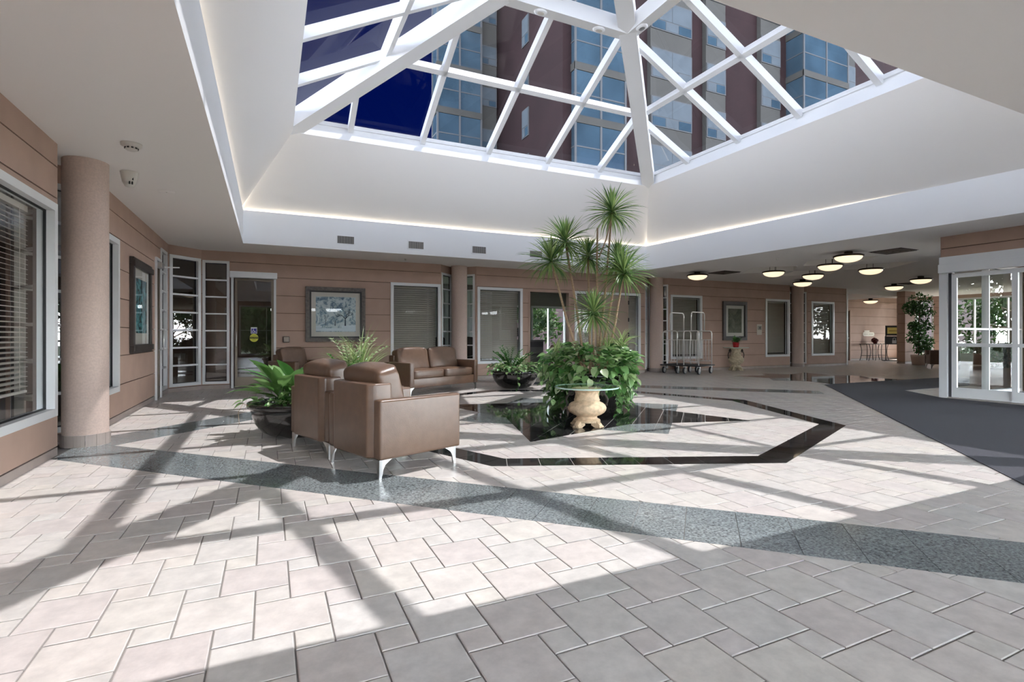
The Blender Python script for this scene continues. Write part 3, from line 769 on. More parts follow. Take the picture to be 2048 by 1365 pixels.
# side door on the left wall
d2 = thing('door_2', (AL, 10.84, 0), 0, None, None, kind='structure')
bars_frame(d2, Vector((-0.02, -0.20, 0)), Y_, X_, 0.40, 2.36, 0.045, 0.045, BRONZE, 'leaf', TINTED, bottom=0.2, z0=0.01)
for y in (-0.24, 0.20): MB().box((-0.10, y, 0), (0.03, y+0.04, 2.40)).build('jamb', FRAMEW, d2)
MB().box((-0.10, -0.24, 2.40), (0.03, 0.24, 2.45)).build('head', FRAMEW, d2)
MB().tube([(0.0, 0.12, 1.20), (0.07, 0.12, 1.20), (0.07, 0.12, 0.85), (0.0, 0.12, 0.85)], 0.011, 8).build('pull_handle', STEEL, d2, smooth=True)
MB().box((0.0, -0.18, 2.28), (0.09, 0.10, 2.37)).build('closer_box', STEEL, d2, bevel=0.006)
MB().bar((0.05, 0.0, 2.30), (0.28, 0.30, 2.34), 0.02, 0.02).build('closer_arm', STEEL, d2)
# wall push-plate
pb = thing('wall_control', (0.33, BB-0.002, 1.02), 0, 'small square bronze push plate on the wall right of the glass door', 'control')
MB().box((-0.065, -0.035, -0.065), (0.065, 0, 0.065)).build('housing', mat('plate_dark', (0.07, 0.055, 0.045), 0.5), pb, bevel=0.008)
MB().box((-0.052, -0.045, -0.052), (0.052, -0.03, 0.052)).build('plate', mat('plate_bronze', (0.30, 0.25, 0.21), 0.4, metal=0.4), pb, bevel=0.004)

# ------------------------------------------------------------------ alcove, right wing, vestibule
ALC = 14.6
tag(MB().box((19.62, BB-0.02, 2.68), (23.1, ALC, H)).build('trim_1', CEIL), kind='structure')
wall('wall_alcove', (19.62, ALC), (27.0, ALC), [(2.9, 3.75, 0, 2.2)])
wall('wall_alcove_side', (19.62, BB+0.16), (19.62, ALC), plain=True)
tag(MB().box((19.62, BB-0.012, 0), (19.70, BB+0.16, 2.68)).build('trim_2', FRAMEW), kind='structure')
d3 = thing('door_3', (22.95, ALC, 0), 0, None, None, kind='structure')
MB().box((-0.425, 0.03, 0), (0.425, 0.08, 2.2)).build('leaf', WOODD, d3)
MB().box((-0.46, -0.02, 0), (-0.41, 0.1, 2.24)).build('jamb', WALL, d3); MB().box((0.41, -0.02, 0), (0.46, 0.1, 2.24)).build('jamb', WALL, d3)
MB().tube([(0.33, 0.03, 1.0), (0.33, -0.03, 1.0), (0.22, -0.03, 1.0)], 0.012, 8).build('door_handle', STEEL, d3, smooth=True)
pier = tag(MB().box((22.77, 12.07, 0), (23.43, 12.33, H)).build('wall_pier', GROOVE), kind='structure')
for za, zb in zip([0]+ZJ, ZJ): MB().box((22.75, 12.05, za+(0.006 if za else 0)), (23.45, 12.35, zb-0.006)).build('wall_panel', WALL if za else BASETILE, pier)
EA = 27.0
wall('wall_end_right', (EA, ALC), (EA, 5.2), [(0.1, 1.45, 0.25, 2.72), (1.75, 5.2, 0.1, 2.72), (5.5, 9.2, 0.1, 2.72)])
window((EA, ALC), (0, -1), 0.1, 1.45, 0.25, 2.72, cols=2); window((EA, ALC), (0, -1), 1.75, 5.2, 0.1, 2.72, rows=2, cols=3); window((EA, ALC), (0, -1), 5.5, 9.2, 0.1, 2.72, rows=2, cols=3)
VA = 10.9
wall('wall_south_wing', (27.0, 5.2), (13.6, 5.2), [])
# glazed side of the vestibule
vs_side = window((13.6, 5.2), (-1, 0), 0.0, 2.56, 0.0, 2.45, rows=2, cols=2, fw=0.06)
wall('wall_vestibule_side', (13.6, 5.2), (VA+0.14, 5.2), z0=2.45)
# outer glazed wall of the vestibule
window((13.6, -5.0), (0, 1), 0.2, 4.6, 0.0, 2.45, rows=2, cols=3, fw=0.07); window((13.6, -5.0), (0, 1), 5.0, 10.0, 0.0, 2.45, rows=2, cols=4, fw=0.07)
tag(MB().box((13.55, -5.0, 2.45), (13.75, 5.2, H)).build('trim_3', WALL), kind='structure')
# sliding-door wall
wall('wall_sliding', (VA, 5.2), (VA, -5.0), [(-0.01, 3.30, 0, 2.50), (4.2, 9.4, 0.1, 2.5)])
window((VA, 5.2), (0, -1), 4.2, 9.4, 0.1, 2.5, rows=2, cols=4)
jb = thing('trim_4', (VA, 5.2, 0), 0, None, None, kind='structure')
MB().box((-0.03, -0.11, 0), (0.14, 0.01, 2.50)).build('door_post', FRAMEW, jb)
MB().box((-0.03, -3.30, 2.36), (0.14, -0.11, 2.50)).build('head_panel', FRAMEW, jb)
MB().box((-0.13, -3.30, 2.21), (0.0, -0.02, 2.36)).build('operator_box', FRAMEW, jb, bevel=0.006)
MB().box((-0.02, -3.30, 0.0), (0.12, -0.11, 0.018)).build('threshold', STEEL, jb)
MB().box((0.02, -0.16, 0.018), (0.12, -0.11, 2.21)).build('dark_jamb', mat('dark_gasket', (0.05, 0.05, 0.055), 0.5), jb)
for k, (b1, off, nm) in enumerate(((5.04, 0.03, 'door_4'), (4.20, -0.015, 'door_5'), (3.36, 0.03, 'door_6'))):
    t = thing(nm, (VA+off, b1, 0), 0, None, None, kind='structure')
    bars_frame(t, Vector((0, 0, 0)), -Y_, -X_, 0.90, 2.17, 0.075, 0.04, FRAMEW, 'leaf', CLEAR, bottom=0.17, midrail=0.94, z0=0.022)
pbx = thing('planter_box', (18.0, 5.75, 0), 0, 'long brown planter box full of low shrubs behind the vestibule glass', 'planter')
PBR = mat('planter_brown', (0.16, 0.10, 0.07), 0.7)
for (x0, x1, y0, y1) in ((-4, 4, -0.38, -0.32), (-4, 4, 0.32, 0.38), (-4, -3.94, -0.32, 0.32), (3.94, 4, -0.32, 0.32)): MB().box((x0, y0, 0), (x1, y1, 0.42)).build('side_board', PBR, pbx)
MB().box((-3.94, -0.32, 0), (3.94, 0.32, 0.37)).build('soil', SOIL, pbx)
pb2 = thing('planter_box', (24.8, 8.3, 0), PI/2, 'brown planter box of low shrubs in front of the end windows', 'planter')
for (x0, x1, y0, y1) in ((-2.7, 2.7, -0.38, -0.32), (-2.7, 2.7, 0.32, 0.38), (-2.7, -2.64, -0.32, 0.32), (2.64, 2.7, -0.32, 0.32)): MB().box((x0, y0, 0), (x1, y1, 0.42)).build('side_board', PBR, pb2)
MB().box((-2.64, -0.32, 0), (2.64, 0.32, 0.37)).build('soil', SOIL, pb2)
# entrance mat
mt = MB().prism([(11.3, 7.62), (4.35, 1.25), (4.35, 0.9), (VA-0.14, 0.9), (VA-0.14, 5.12), (11.55, 6.14), (16.2, 6.14), (16.2, 7.58)], 0.0008, 0.007).build('entrance_mat', MATM)
tag(mt, 'large charcoal ribbed entrance mat running from the sliding doors', 'mat')
mt2 = MB().box((VA+0.2, 0.9, 0.0008), (13.4, 5.0, 0.007)).build('entrance_mat', MATM)
tag(mt2, 'charcoal mat on the vestibule floor behind the sliding glass doors', 'mat')

# facade behind the camera
wall('wall_front', (VA, -5.0), (AL, -5.0), [(0.3, 4.0, 0.1, 2.65), (4.4, 8.2, 0.1, 2.65), (8.6, 12.3, 0.1, 2.65)])
for u0, u1 in ((0.3, 4.0), (4.4, 8.2), (8.6, 12.3)): window((VA, -5.0), (-1, 0), u0, u1, 0.1, 2.65, rows=2, cols=3)

# rooms behind the windows
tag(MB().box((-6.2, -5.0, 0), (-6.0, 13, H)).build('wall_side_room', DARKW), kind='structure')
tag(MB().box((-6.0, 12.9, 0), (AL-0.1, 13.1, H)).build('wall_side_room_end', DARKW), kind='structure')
tag(MB().box((-2.5, 12.95, 0), (2.0, 13.15, H)).build('wall_vestibule_back', mat('vestibule_tan', (0.20, 0.15, 0.115), 0.8)), kind='structure')
tag(MB().box((2.0, 12.6, 0), (2.12, 17.2, H)).build('wall_office_left', ROOMW), kind='structure')
tag(MB().box((10.3, 12.95, 0), (10.42, 17.2, H)).build('wall_office_right', ROOMW), kind='structure')
wall('wall_office_back', (2.0, 17.0), (10.4, 17.0), [(3.3, 4.4, 0.1, 2.35), (4.6, 6.4, 0.3, 2.2), (6.7, 8.2, 0.1, 2.2)], m=ROOMW, plain=True)
window((2.0, 17.0), (1, 0), 3.3, 4.4, 0.1, 2.35, cols=2); window((2.0, 17.0), (1, 0), 4.6, 6.4, 0.3, 2.2, cols=2); window((2.0, 17.0), (1, 0), 6.7, 8.2, 0.1, 2.2, cols=2)
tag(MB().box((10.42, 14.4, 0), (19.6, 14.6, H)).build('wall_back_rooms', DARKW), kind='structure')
# office interior
SHEER = leafmat('sheer_curtain', (0.80, 0.82, 0.84), (0.86, 0.88, 0.89), 0.9); SHEER.node_tree.nodes['Mix Shader'].inputs[0].default_value = 0.7
def curtain(a0, a1, b, label):
    m = MB(); n = int((a1-a0)/0.025); vs_ = []
    for i in range(n+1):
        a = a0+(a1-a0)*i/n; y = b+0.035*math.sin(a*38)
        vs_ += [(a, y, 0.002), (a, y, 2.45)]
    m.add(vs_, [(2*i, 2*i+2, 2*i+3, 2*i+1) for i in range(n)])
    return tag(m.build('curtain', SHEER, smooth=True), label, 'curtain')
curtain(4.05, 6.15, 14.6, 'white sheer curtain in the room behind the column')
def office_chair(loc, rz, label):
    t = thing('office_chair', loc, rz, label, 'chair')
    rounded(0.46, 0.46, 0.09).build('seat', BLACK, t, smooth=True, loc=(0, 0, 0.44))
    rounded(0.44, 0.08, 0.5, puff=0.1).build('backrest', BLACK, t, smooth=True, loc=(0, 0.22, 0.55))
    for k in range(4):
        MB().tube([(0.2*(-1)**k, 0.2*(-1)**(k//2), 0.45), (0.22*(-1)**k, 0.22*(-1)**(k//2), 0.0)], 0.014, 6).build('leg', STEEL, t)
    return t
office_chair((4.33, 13.55, 0), 0.6, 'black chair in the curtained room, left of the column')
office_chair((5.14, 13.7, 0), 0.1, 'black chair in the curtained room, right of the column')
ct = thing('reception_counter', (6.9, 14.6, 0), 0, 'dark reception counter seen through the open doorway', 'counter')
DGREY = mat('counter_grey', (0.055, 0.055, 0.06), 0.35); DTOP = mat('counter_top', (0.16, 0.16, 0.165), 0.25)
MB().box((-0.55, -0.3, 0), (0.85, 0.3, 0.92)).build('body', DGREY, ct)
MB().box((-0.6, -0.36, 0.92), (0.90, 0.34, 0.97)).build('worktop', DTOP, ct)
for z in (0.28, 0.55): MB().box((-0.54, -0.312, z), (0.84, -0.3, z+0.2)).build('front_panel', DTOP, ct)
mo = thing('monitor', (7.05, 14.62, 0.97), 0.3, 'black computer monitor on the reception counter', 'monitor')
MB().box((-0.10, -0.07, 0), (0.10, 0.07, 0.012)).build('base', BLACK, mo); MB().box((-0.02, -0.01, 0.012), (0.02, 0.01, 0.12)).build('stand', BLACK, mo); MB().box((-0.21, -0.015, 0.1), (0.21, 0.015, 0.38)).build('screen', BLACK, mo, bevel=0.005)
for k, (x, y, h_, rz, lab) in enumerate(((6.42, 14.42, 0.27, 0.05, 'white paper stand at the end of the reception counter'), (6.62, 14.52, 0.31, -0.2, 'tilted white paper notice beside the monitor on the counter'))):
    t = thing('paper_stand', (x, y, 0.97), rz, lab, 'paper stand'); MB().box((-0.1, -0.03, 0), (0.1, 0.03, 0.012)).build('foot', STEEL, t)
    MB().obox((-0.1, -0.002, 0.012), (0.2, 0, 0), (0, 0.004, 0), (0, 0.05, h_)).build('sheet', SWHITE, t)
ex = thing('exit_sign', (7.62, 15.4, 2.42), 0, 'small white exit sign with red letters hanging in the office', 'sign')
MB().box((-0.15, -0.025, 0), (0.15, 0.025, 0.2)).build('box', SWHITE, ex, bevel=0.005); MB().box((-0.02, -0.02, 0.2), (0.02, 0.02, H-2.42)).build('bracket', SWHITE, ex)
text_mesh('lettering', 'EXIT', 0.13, mat('exit_red', (0.6, 0.05, 0.04), 0.5), ex, (0, -0.027, 0.1), (PI/2, 0, 0))
op = thing('trim_5', (6.905, BB, 0), 0, None, None, kind='structure')
for x in (-0.65, 0.60): MB().box((x, -0.01, 0), (x+0.05, 0.14, 2.28)).build('jamb', WALL, op)

# ------------------------------------------------------------------ outdoors
tag(MB().box((-60, -60, -0.3), (80, 80, -0.26)).build('ground', GRASS), kind='structure')
tag(MB().box((13.8, -9, -0.26), (18, 4.6, -0.02)).build('forecourt', PAVE), kind='structure')
tag(MB().box((-8, -11, -0.26), (13.6, -5.25, -0.02)).build('forecourt_front', PAVE), kind='structure')

# tower beyond the back wall
tower = thing('apartment_tower', (22, 26, 0), 0, 'dark brick apartment tower with glazed corner bays seen through the skylight', 'building')
def tw(mb, name, m, par=None):
    ob = mb.build(name, m, par or tower)
    if par is None: ob.matrix_parent_inverse = Matrix.Translation(-Vector(tower.location))
    return ob
TB, TB2, TA2 = 24.0, 33.0, 14.35
PITCH, Z1 = 2.85, 13.35
tw(MB().box((TA2, TB+0.3, 0), (60, TB+12, 33)), 'brick_body', BRICK)
tw(MB().prism([(9.95, TB2+0.2), (TA2+1, TB2+0.2), (TA2+1, TB2+10), (13.6, TB2+10)], 0, 33), 'brick_wing', BRICK)
def tower_window(a0, a1, z0, z1, b, kind):
    """window on a wall facing -b"""
    m = MB(); m.box((a0, b-0.06, z0), (a1, b+0.32, z1)); w = tw(m, 'tower_window', TFRAME)
    f = 0.06; zl = z0+(z1-z0)*0.33
    W = a1-a0
    ups = 2 if W > 2 else 1; los = 3 if W > 2 else 2
    for k in range(ups):
        x0 = a0+f+(W-2*f)*k/ups+0.02; x1 = a0+f+(W-2*f)*(k+1)/ups-0.02
        tw(MB().box((x0, b-0.075, zl+0.04), (x1, b-0.055, z1-f)), 'pane', TCURT if (k+int(z0)) % 3 else TGLASS, w)
    for k in range(los):
        x0 = a0+f+(W-2*f)*k/los+0.02; x1 = a0+f+(W-2*f)*(k+1)/los-0.02
        tw(MB().box((x0, b-0.075, z0+f), (x1, b-0.055, zl-0.02)), 'pane', TGLASS if (k+int(z0)) % 2 else TCURT, w)
cols = [(20.1, 23.2), (24.4, 26.0), (29.2, 31.0), (37.2, 39.0)]
NF = 4
for (a0, a1) in cols:
    tw(MB().box((a0-0.02, TB, 6), (a1+0.02, TB+0.32, 30)), 'spandrel_strip', CONC)
    for k in range(-1, NF):
        tower_window(a0, a1, Z1+k*PITCH, Z1+k*PITCH+1.75, TB, 0)
def bay(a0, a1, b0, b1, ncol, side, z0=7.0, z1=30.0):
    tw(MB().box((a0, b0, z0), (a1, b1, z1)), 'bay_core', TGLASS)
    for k in range(7):
        z = Z1-0.75-PITCH+k*PITCH
        tw(MB().box((a0-0.06, b0-0.06, z), (a1+0.06, b1, z+0.42)), 'bay_spandrel', CONC)
        tw(MB().box((a0-0.03, b0-0.03, z+1.55), (a1+0.03, b1, z+1.62)), 'bay_rail', TFRAME)
    for k in range(ncol+1):
        a = a0+(a1-a0)*k/ncol
        tw(MB().box((a-0.06, b0-0.05, z0), (a+0.06, b0+0.02, z1)), 'bay_mullion', TFRAME)
    nb = max(1, round((b1-b0)/1.3))
    for k in range(1, nb+1):
        b = b0+(b1-b0)*k/nb
        tw(MB().box((a0-0.05, b-0.05, z0), (a0+0.02, b+0.05, z1)), 'bay_mullion', TFRAME)
bay(14.9, 18.2, TB-0.1, 27.1, 2, True)
bay(9.75, 12.75, TB2-0.8, TB2+0.3, 2, True)
bay(32.0, 36.6, TB-1.0, TB+0.4, 2, True)
tw(MB().box((13.0, TB2-0.02, 6), (14.2, TB2+0.25, 30)), 'spandrel_strip', CONC)
for k in range(-1, NF):
    z = Z1+k*PITCH
    tower_window(13.0, 14.2, z+0.6, z+1.9, TB2, 0)
    w = tw(MB().box((TA2-0.06, 28.3, z), (TA2+0.2, 29.2, z+1.75)), 'tower_window', TFRAME)
    for (y0, y1, za, zb) in ((28.37, 29.13, z+0.65, z+1.68), (28.37, 28.73, z+0.06, z+0.58), (28.77, 29.13, z+0.06, z+0.58)):
        tw(MB().box((TA2-0.075, y0, za), (TA2-0.05, y1, zb)), 'pane', TCURT if y1 > 29 else TGLASS, w)

# ------------------------------------------------------------------ leaves and trees
def leaf_quads(mb, c, size, rnd, up=0.3):
    d = Vector((rnd.gauss(0, 1), rnd.gauss(0, 1), rnd.gauss(0, 1)+up)).normalized()
    a = d.cross(Vector((rnd.gauss(0, 1), rnd.gauss(0, 1), rnd.gauss(0, 1)))).normalized(); b = d.cross(a)
    w = size*0.42
    mb.add([c-a*size*0.5, c+b*w*0.5, c+a*size*0.5, c-b*w*0.5], [(0, 1, 2, 3)])
def tree(loc, hgt, rad, label, seed, nleaf=2600, trunk=0.14, lm=None, base=0.35, leaf=0.26, group='trees outside the glazing'):
    rnd = random.Random(seed)
    t = thing('tree', loc, 0, label, 'tree', group)
    MB().tube([(0, 0, -0.26), (0.05, 0, hgt*0.35), (0, 0.08, hgt*0.75)], [trunk, trunk*0.75, trunk*0.3], 9).build('trunk', BARK, t, smooth=True)
    br = MB(); tips = []
    for k in range(9):
        an = rnd.uniform(0, 2*PI); z0 = hgt*rnd.uniform(base*0.8, 0.65); rr = rad*rnd.uniform(0.45, 0.85)
        tip = Vector((math.cos(an)*rr, math.sin(an)*rr, z0+hgt*rnd.uniform(0.08, 0.3))); tips.append(tip)
        br.tube([(0.03, 0.03, z0), tip*0.5+Vector((0, 0, z0*0.45)), tip], [trunk*0.35, trunk*0.2, trunk*0.08], 5)
    br.build('branches', BARK, t)
    cl = MB(); blobs = [(tp, rad*rnd.uniform(0.35, 0.55)) for tp in tips]+[(Vector((0, 0, hgt*0.8)), rad*0.6), (Vector((0, 0, hgt*0.6)), rad*0.7)]
    for k in range(nleaf):
        c, r = rnd.choice(blobs); v = Vector((rnd.gauss(0, 1), rnd.gauss(0, 1), rnd.gauss(0, 0.8))).normalized()*r*rnd.uniform(0.4, 1)**0.6
        leaf_quads(cl, c+v, leaf*rnd.uniform(0.7, 1.3), rnd)
    tag(cl.build('foliage', lm or LF_TREE, t), kind='stuff')
    return t
tree((30.6, 16.0, 0), 5.5, 2.2, 'leafy tree outside the window behind the tall indoor ficus', 11, base=0.05)
tree((30.0, 11.6, 0), 5.0, 1.9, 'leafy tree outside the end window of the right wing', 12, base=0.05)
tree((36.8, 13.2, 0), 7.0, 2.6, 'tall tree farther out beyond the end window of the right wing', 13, base=0.05)
tree((30.3, 7.4, 0), 5.0, 1.9, 'bushy tree beyond the wing, seen through two panes of the vestibule', 18, base=0.05)
tree((31.2, 2.6, 0), 5.5, 1.9, 'bushy tree added outside the far corner of the right wing to cut a bright reflection', 20, base=0.05)  # added to dim the white reflection in the window next to the alcove
tree((16.6, 2.3, 0), 4.2, 1.6, 'bushy tree just outside the vestibule glazing', 14, base=0.05)
tree((20.8, 1.4, 0), 6.0, 2.2, 'broad tree across the forecourt from the vestibule', 15, base=0.1)
tree((6.0, 21.0, 0), 4.0, 1.5, 'tree outside the office window behind the counter', 16, base=0.05)
tree((10.2, 20.8, 0), 4.4, 1.5, 'tree outside the office glass door', 17, base=0.05)
tree((2.4, 21.2, 0), 4.4, 1.2, 'slim tree outside the curtained room behind the column', 19, base=0.05)
def hedge(p, q, wid, hgt, label, seed, n, leaf):
    rnd = random.Random(seed); p = Vector(p); q = Vector(q); d = q-p; L_ = d.length; d.normalize(); sd_ = Vector((-d.y, d.x, 0))
    t = thing('hedge', (p+q)/2, 0, label, 'hedge'); m = MB(); c0 = (p+q)/2
    for k in range(n):
        u = rnd.uniform(0, L_); z = hgt*(rnd.random()**0.7)*(0.86+0.14*math.sin(u*0.9)+0.08*math.sin(u*2.3+1)); w = wid*rnd.uniform(-0.5, 0.5)
        leaf_quads(m, p+d*u+sd_*w+Vector((0, 0, z-0.2))-c0, leaf*rnd.uniform(0.6, 1.3), rnd)
    tag(m.build('foliage', LF_TREE, t), kind='stuff')
    m = MB()
    for k in range(int(L_/1.2)): x = p+d*(0.6+1.2*k)-c0; m.tube([x+Vector((0, 0, -0.26)), x+Vector((0, 0, hgt*0.6))], 0.05, 5)
    tag(m.build('stems', BARK, t), kind='stuff')
    if hgt > 3: MB().bar(p-c0+Vector((0, 0, hgt*0.40)), q-c0+Vector((0, 0, hgt*0.40)), wid*0.45, hgt*0.74).build('blocking_core', LF_TREE, t)  # solid bar added inside the tall hedge so no bright sky shows through
    return t
hedge((-16, -19, 0), (26, -19, 0), 2.5, 3.9, 'tall green hedge added across the forecourt to keep bright sky out of the window reflections', 51, 20000, 0.5)  # added behind the camera to block the bright horizon mirrored in the panes
hedge((28.9, 4.0, 0), (28.9, 14.4, 0), 1.0, 1.15, 'low hedge outside the end windows of the right wing', 52, 2600, 0.22)
hedge((14.2, 5.75, 0.55), (21.8, 5.75, 0.55), 0.55, 0.55, 'low dark shrubs growing in the long planter box behind the vestibule glass', 54, 2600, 0.14)
hedge((24.8, 5.8, 0.55), (24.8, 10.8, 0.55), 0.55, 0.62, 'low shrubs growing in the planter box before the end windows', 55, 2000, 0.16)
hedge((19.0, -6, 0), (19.0, -0.9, 0), 1.2, 1.5, 'low hedge across the paving from the vestibule', 53, 2200, 0.24)
# ------------------------------------------------------------------ seating
def steel_leg(t, x, y, sx, sy):
    m = MB(); hgt = 0.145
    m.add([(x, y, 0), (x-sx*0.022, y, 0), (x-sx*0.022, y-sy*0.022, 0), (x, y-sy*0.022, 0), (x, y, hgt), (x-sx*0.034, y, hgt), (x-sx*0.034, y-sy*0.034, hgt), (x, y-sy*0.034, hgt)],
          [(0, 3, 2, 1), (4, 5, 6, 7), (0, 1, 5, 4), (1, 2, 6, 5), (2, 3, 7, 6), (3, 0, 4, 7)])
    prof = [(0.0, hgt), (0.115, hgt), (0.085, hgt-0.018), (0.055, hgt-0.04), (0.036, hgt-0.075), (0.028, hgt-0.12), (0.0, hgt-0.13)]
    n = len(prof)
    for ax in (0, 1):
        vs_ = []
        for th in (0, 0.009):
            for (u, z) in prof:
                vs_.append((x-sx*u, y-sy*th, z) if ax == 0 else (x-sx*th, y-sy*u, z))
        m.add(vs_, [tuple(range(n)), tuple(range(2*n-1, n-1, -1))]+[(i, n+i, n+(i+1) % n, (i+1) % n) for i in range(n)])
    m.build('leg', STEEL, t)
def leather_seat(loc, rz, W, nseat, label, name, cat, group, D=0.82):
    """front faces local -y"""
    t = thing(name, loc, rz, label, cat, group)
    AT = 0.10; hz = 0.145
    for s in (-1, 1):
        x0, x1 = (s*W/2, s*(W/2-AT)) if s < 0 else (W/2-AT, W/2)
        arm = MB().box((min(x0, x1), -D/2, hz), (max(x0, x1), D/2-0.03, 0.605)).build('arm', LEATHER, t, bevel=0.022, seg=3, smooth=True)
        MB().tube([(s*(W/2-0.012), -D/2+0.01, 0.594), (s*(W/2-0.012), D/2-0.05, 0.594)], 0.0045, 6).build('piping', LEATHER2, arm)
    wi = W-2*AT
    MB().box((-wi/2, -D/2+0.015, hz), (wi/2, D/2-0.12, 0.31)).build('seat_base', LEATHER, t, bevel=0.012, smooth=True)
    b = MB(); y0, y1 = D/2-0.20, D/2; lean = 0.05
    ch = 0.05
    b.prism([(-wi/2+0.004, y0), (wi/2-0.004, y0), (wi/2-0.004, y1-ch), (wi/2-ch, y1), (-wi/2+ch, y1), (-wi/2+0.004, y1-ch)], hz, 0.725)
    b.build('back_frame', LEATHER, t, bevel=0.018, seg=3, smooth=True)
    cw = (wi-0.012)/nseat
    for k in range(nseat):
        x = -wi/2+cw*(k+0.5)+0.006
        c = rounded(cw-0.008, D-0.20, 0.155, puff=0.16).build('seat_cushion', LEATHER, t, smooth=True, loc=(x, -0.10+0.01, 0.305))
        p = rounded(cw-0.01, 0.20, 0.44, puff=0.12)
        # soft slump: the top edge rounds over the back frame
        for i, (vx, vy, vz) in enumerate(p.v):
            cr_ = 0.008*math.sin(vx*46+vz*21)*(1 if vy < 0 else 0.6)
            bulge = 0.035*(1-(2*vx/cw)**2)*math.sin(PI*min(1, max(0, vz/0.44)))
            sg = -1 if vy < 0 else 1
            p.v[i] = (vx*(1-0.03*math.sin(PI*vz/0.44)), vy+sg*bulge+cr_, vz-0.022*abs(2*vx/cw)**3*(vz/0.44))
        p.build('back_cushion', LEATHER, t, smooth=True, loc=(x, D/2-0.275, 0.425), rot=(math.radians(-13), 0, 0))
    for sx in (-1, 1):
        for sy in (-1, 1): steel_leg(t, sx*(W/2-0.02), sy*(D/2-0.035), sx, sy)
    return t
def facing(v): return math.atan2(v[0], -v[1])
leather_seat((0.97, 4.53, 0), facing((0.936, 0.35)), 0.84, 1, 'brown leather armchair with steel legs standing nearer the grey granite floor band', 'leather_armchair', 'armchair', 'brown leather armchairs')
leather_seat((0.69, 5.36, 0), facing((0.936, 0.35)), 0.82, 1, 'brown leather armchair standing between its twin and the leafy black bowl planter', 'leather_armchair', 'armchair', 'brown leather armchairs')
leather_seat((2.93, 10.03, 0), facing((0.42, -0.91)), 1.76, 2, 'two-seat brown leather sofa with two back cushions in front of the blind window', 'leather_sofa', 'sofa', 'brown leather sofas')
leather_seat((0.52, 11.25, 0), facing((0.6, -0.8)), 0.82, 1, 'brown leather armchair mostly hidden behind the leafy planter, right of the glass door', 'leather_armchair', 'armchair', 'brown leather armchairs')
leather_seat((6.85, 11.6, 0), facing((-0.2, -1)), 0.82, 1, 'brown leather armchair in front of the open office doorway behind the big plant', 'leather_armchair', 'armchair', 'brown leather armchairs')
leather_seat((20.55, 9.75, 0), facing((-0.6, 0.8)), 0.82, 1, 'dark leather armchair beside the tall ficus in the right wing', 'leather_armchair', 'armchair', 'brown leather armchairs')

# ------------------------------------------------------------------ planters and plants
def bowl(loc, R, label, Hh=0.38, tall=False):
    t = thing('planter', loc, 0, label, 'planter', 'black planters')
    k = R/0.5
    prof = [(0.001, 0), (0.20*k, 0), (0.27*k, 0.012), (0.37*k, 0.07), (0.44*k, 0.16), (0.475*k, 0.26), (0.48*k, Hh-0.07)]
    if tall: prof = [(0.001, 0), (0.62*R, 0), (0.66*R, 0.03), (0.78*R, Hh*0.35), (0.90*R, Hh*0.75), (0.93*R, Hh-0.06)]
    MB().lathe(prof, 48).build('body', POT, t, smooth=True)
    e = prof[-1][0]
    MB().lathe([(e-0.005, Hh-0.075), (R, Hh-0.06), (R+0.02, Hh-0.03), (R+0.012, Hh), (R-0.03, Hh), (R-0.05, Hh-0.03), (R-0.05, Hh-0.06)], 48).build('rim', POT, t, smooth=True)
    so = MB(); n = 32; so.add([(0, 0, Hh-0.035)]+[((R-0.045)*math.cos(2*PI*i/n), (R-0.045)*math.sin(2*PI*i/n), Hh-0.05) for i in range(n)], [(0, 1+i, 1+(i+1) % n) for i in range(n)])
    so.build('soil', SOIL, t)
    return t
P_LEFT, P_BACK, P_MID = (0.29, 6.24, 0), (4.68, 9.88, 0), (4.22, 6.32, 0)
bowl(P_LEFT, 0.50, 'wide glossy black bowl planter behind the two armchairs')
bowl(P_BACK, 0.50, 'glossy black bowl planter standing between the sofa and the big central plant')
bowl(P_MID, 0.50, 'tall black planter buried in trailing leaves at the centre of the star', 0.58, True)

def blade(mb, base, az, elev, L, W, droop, seg=6, fold=0.25, twist=0.0):
    """arched strip leaf: starts at elev, bends down by droop radians"""
    p = Vector(base); hz = Vector((math.cos(az), math.sin(az), 0)); sd_ = Vector((-math.sin(az), math.cos(az), 0))
    o = len(mb.v)
    for i in range(seg+1):
        s = i/seg; e = elev-droop*s*s
        w = W*(0.55+0.9*s-1.45*s**2.2) if s < 1 else 0.0
        w = max(w, W*0.02)
        up = Vector((0, 0, 1))*math.cos(e)-hz*math.sin(e)
        mb.v += [tuple(p-sd_*w/2+up*fold*w), tuple(p), tuple(p+sd_*w/2+up*fold*w)]
        e2_ = elev-droop*((s+0.5/seg)**2)
        p = p+(hz*math.cos(e2_)+Vector((0, 0, 1))*math.sin(e2_))*(L/seg)
    for i in range(seg):
        a = o+3*i; mb.f += [(a, a+1, a+4, a+3), (a+1, a+2, a+5, a+4)]; mb.mi += [0, 0]
def broad_leaf(L, W, droop, petiole=0.0, seg=8):
    """leaf along +x from the origin, blade drooping; shared mesh"""
    mb = MB(); p = Vector((0, 0, 0)); n = seg
    for i in range(n+1):
        s = i/n; e = -droop*s
        if s < petiole: w = 0.008
        else:
            q = (s-petiole)/(1-petiole); w = W*(math.sin(PI*q**0.72))**0.85 if 0 < q < 1 else 0.003
        mb.v += [tuple(p+Vector((0, -w/2, 0.18*w))), tuple(p), tuple(p+Vector((0, w/2, 0.18*w)))]
        p = p+Vector((math.cos(e), 0, math.sin(e)))*(L/n)
    for i in range(n):
        a = 3*i; mb.f += [(a, a+3, a+4, a+1), (a+1, a+4, a+5, a+2)]; mb.mi += [0, 0]
    return mb
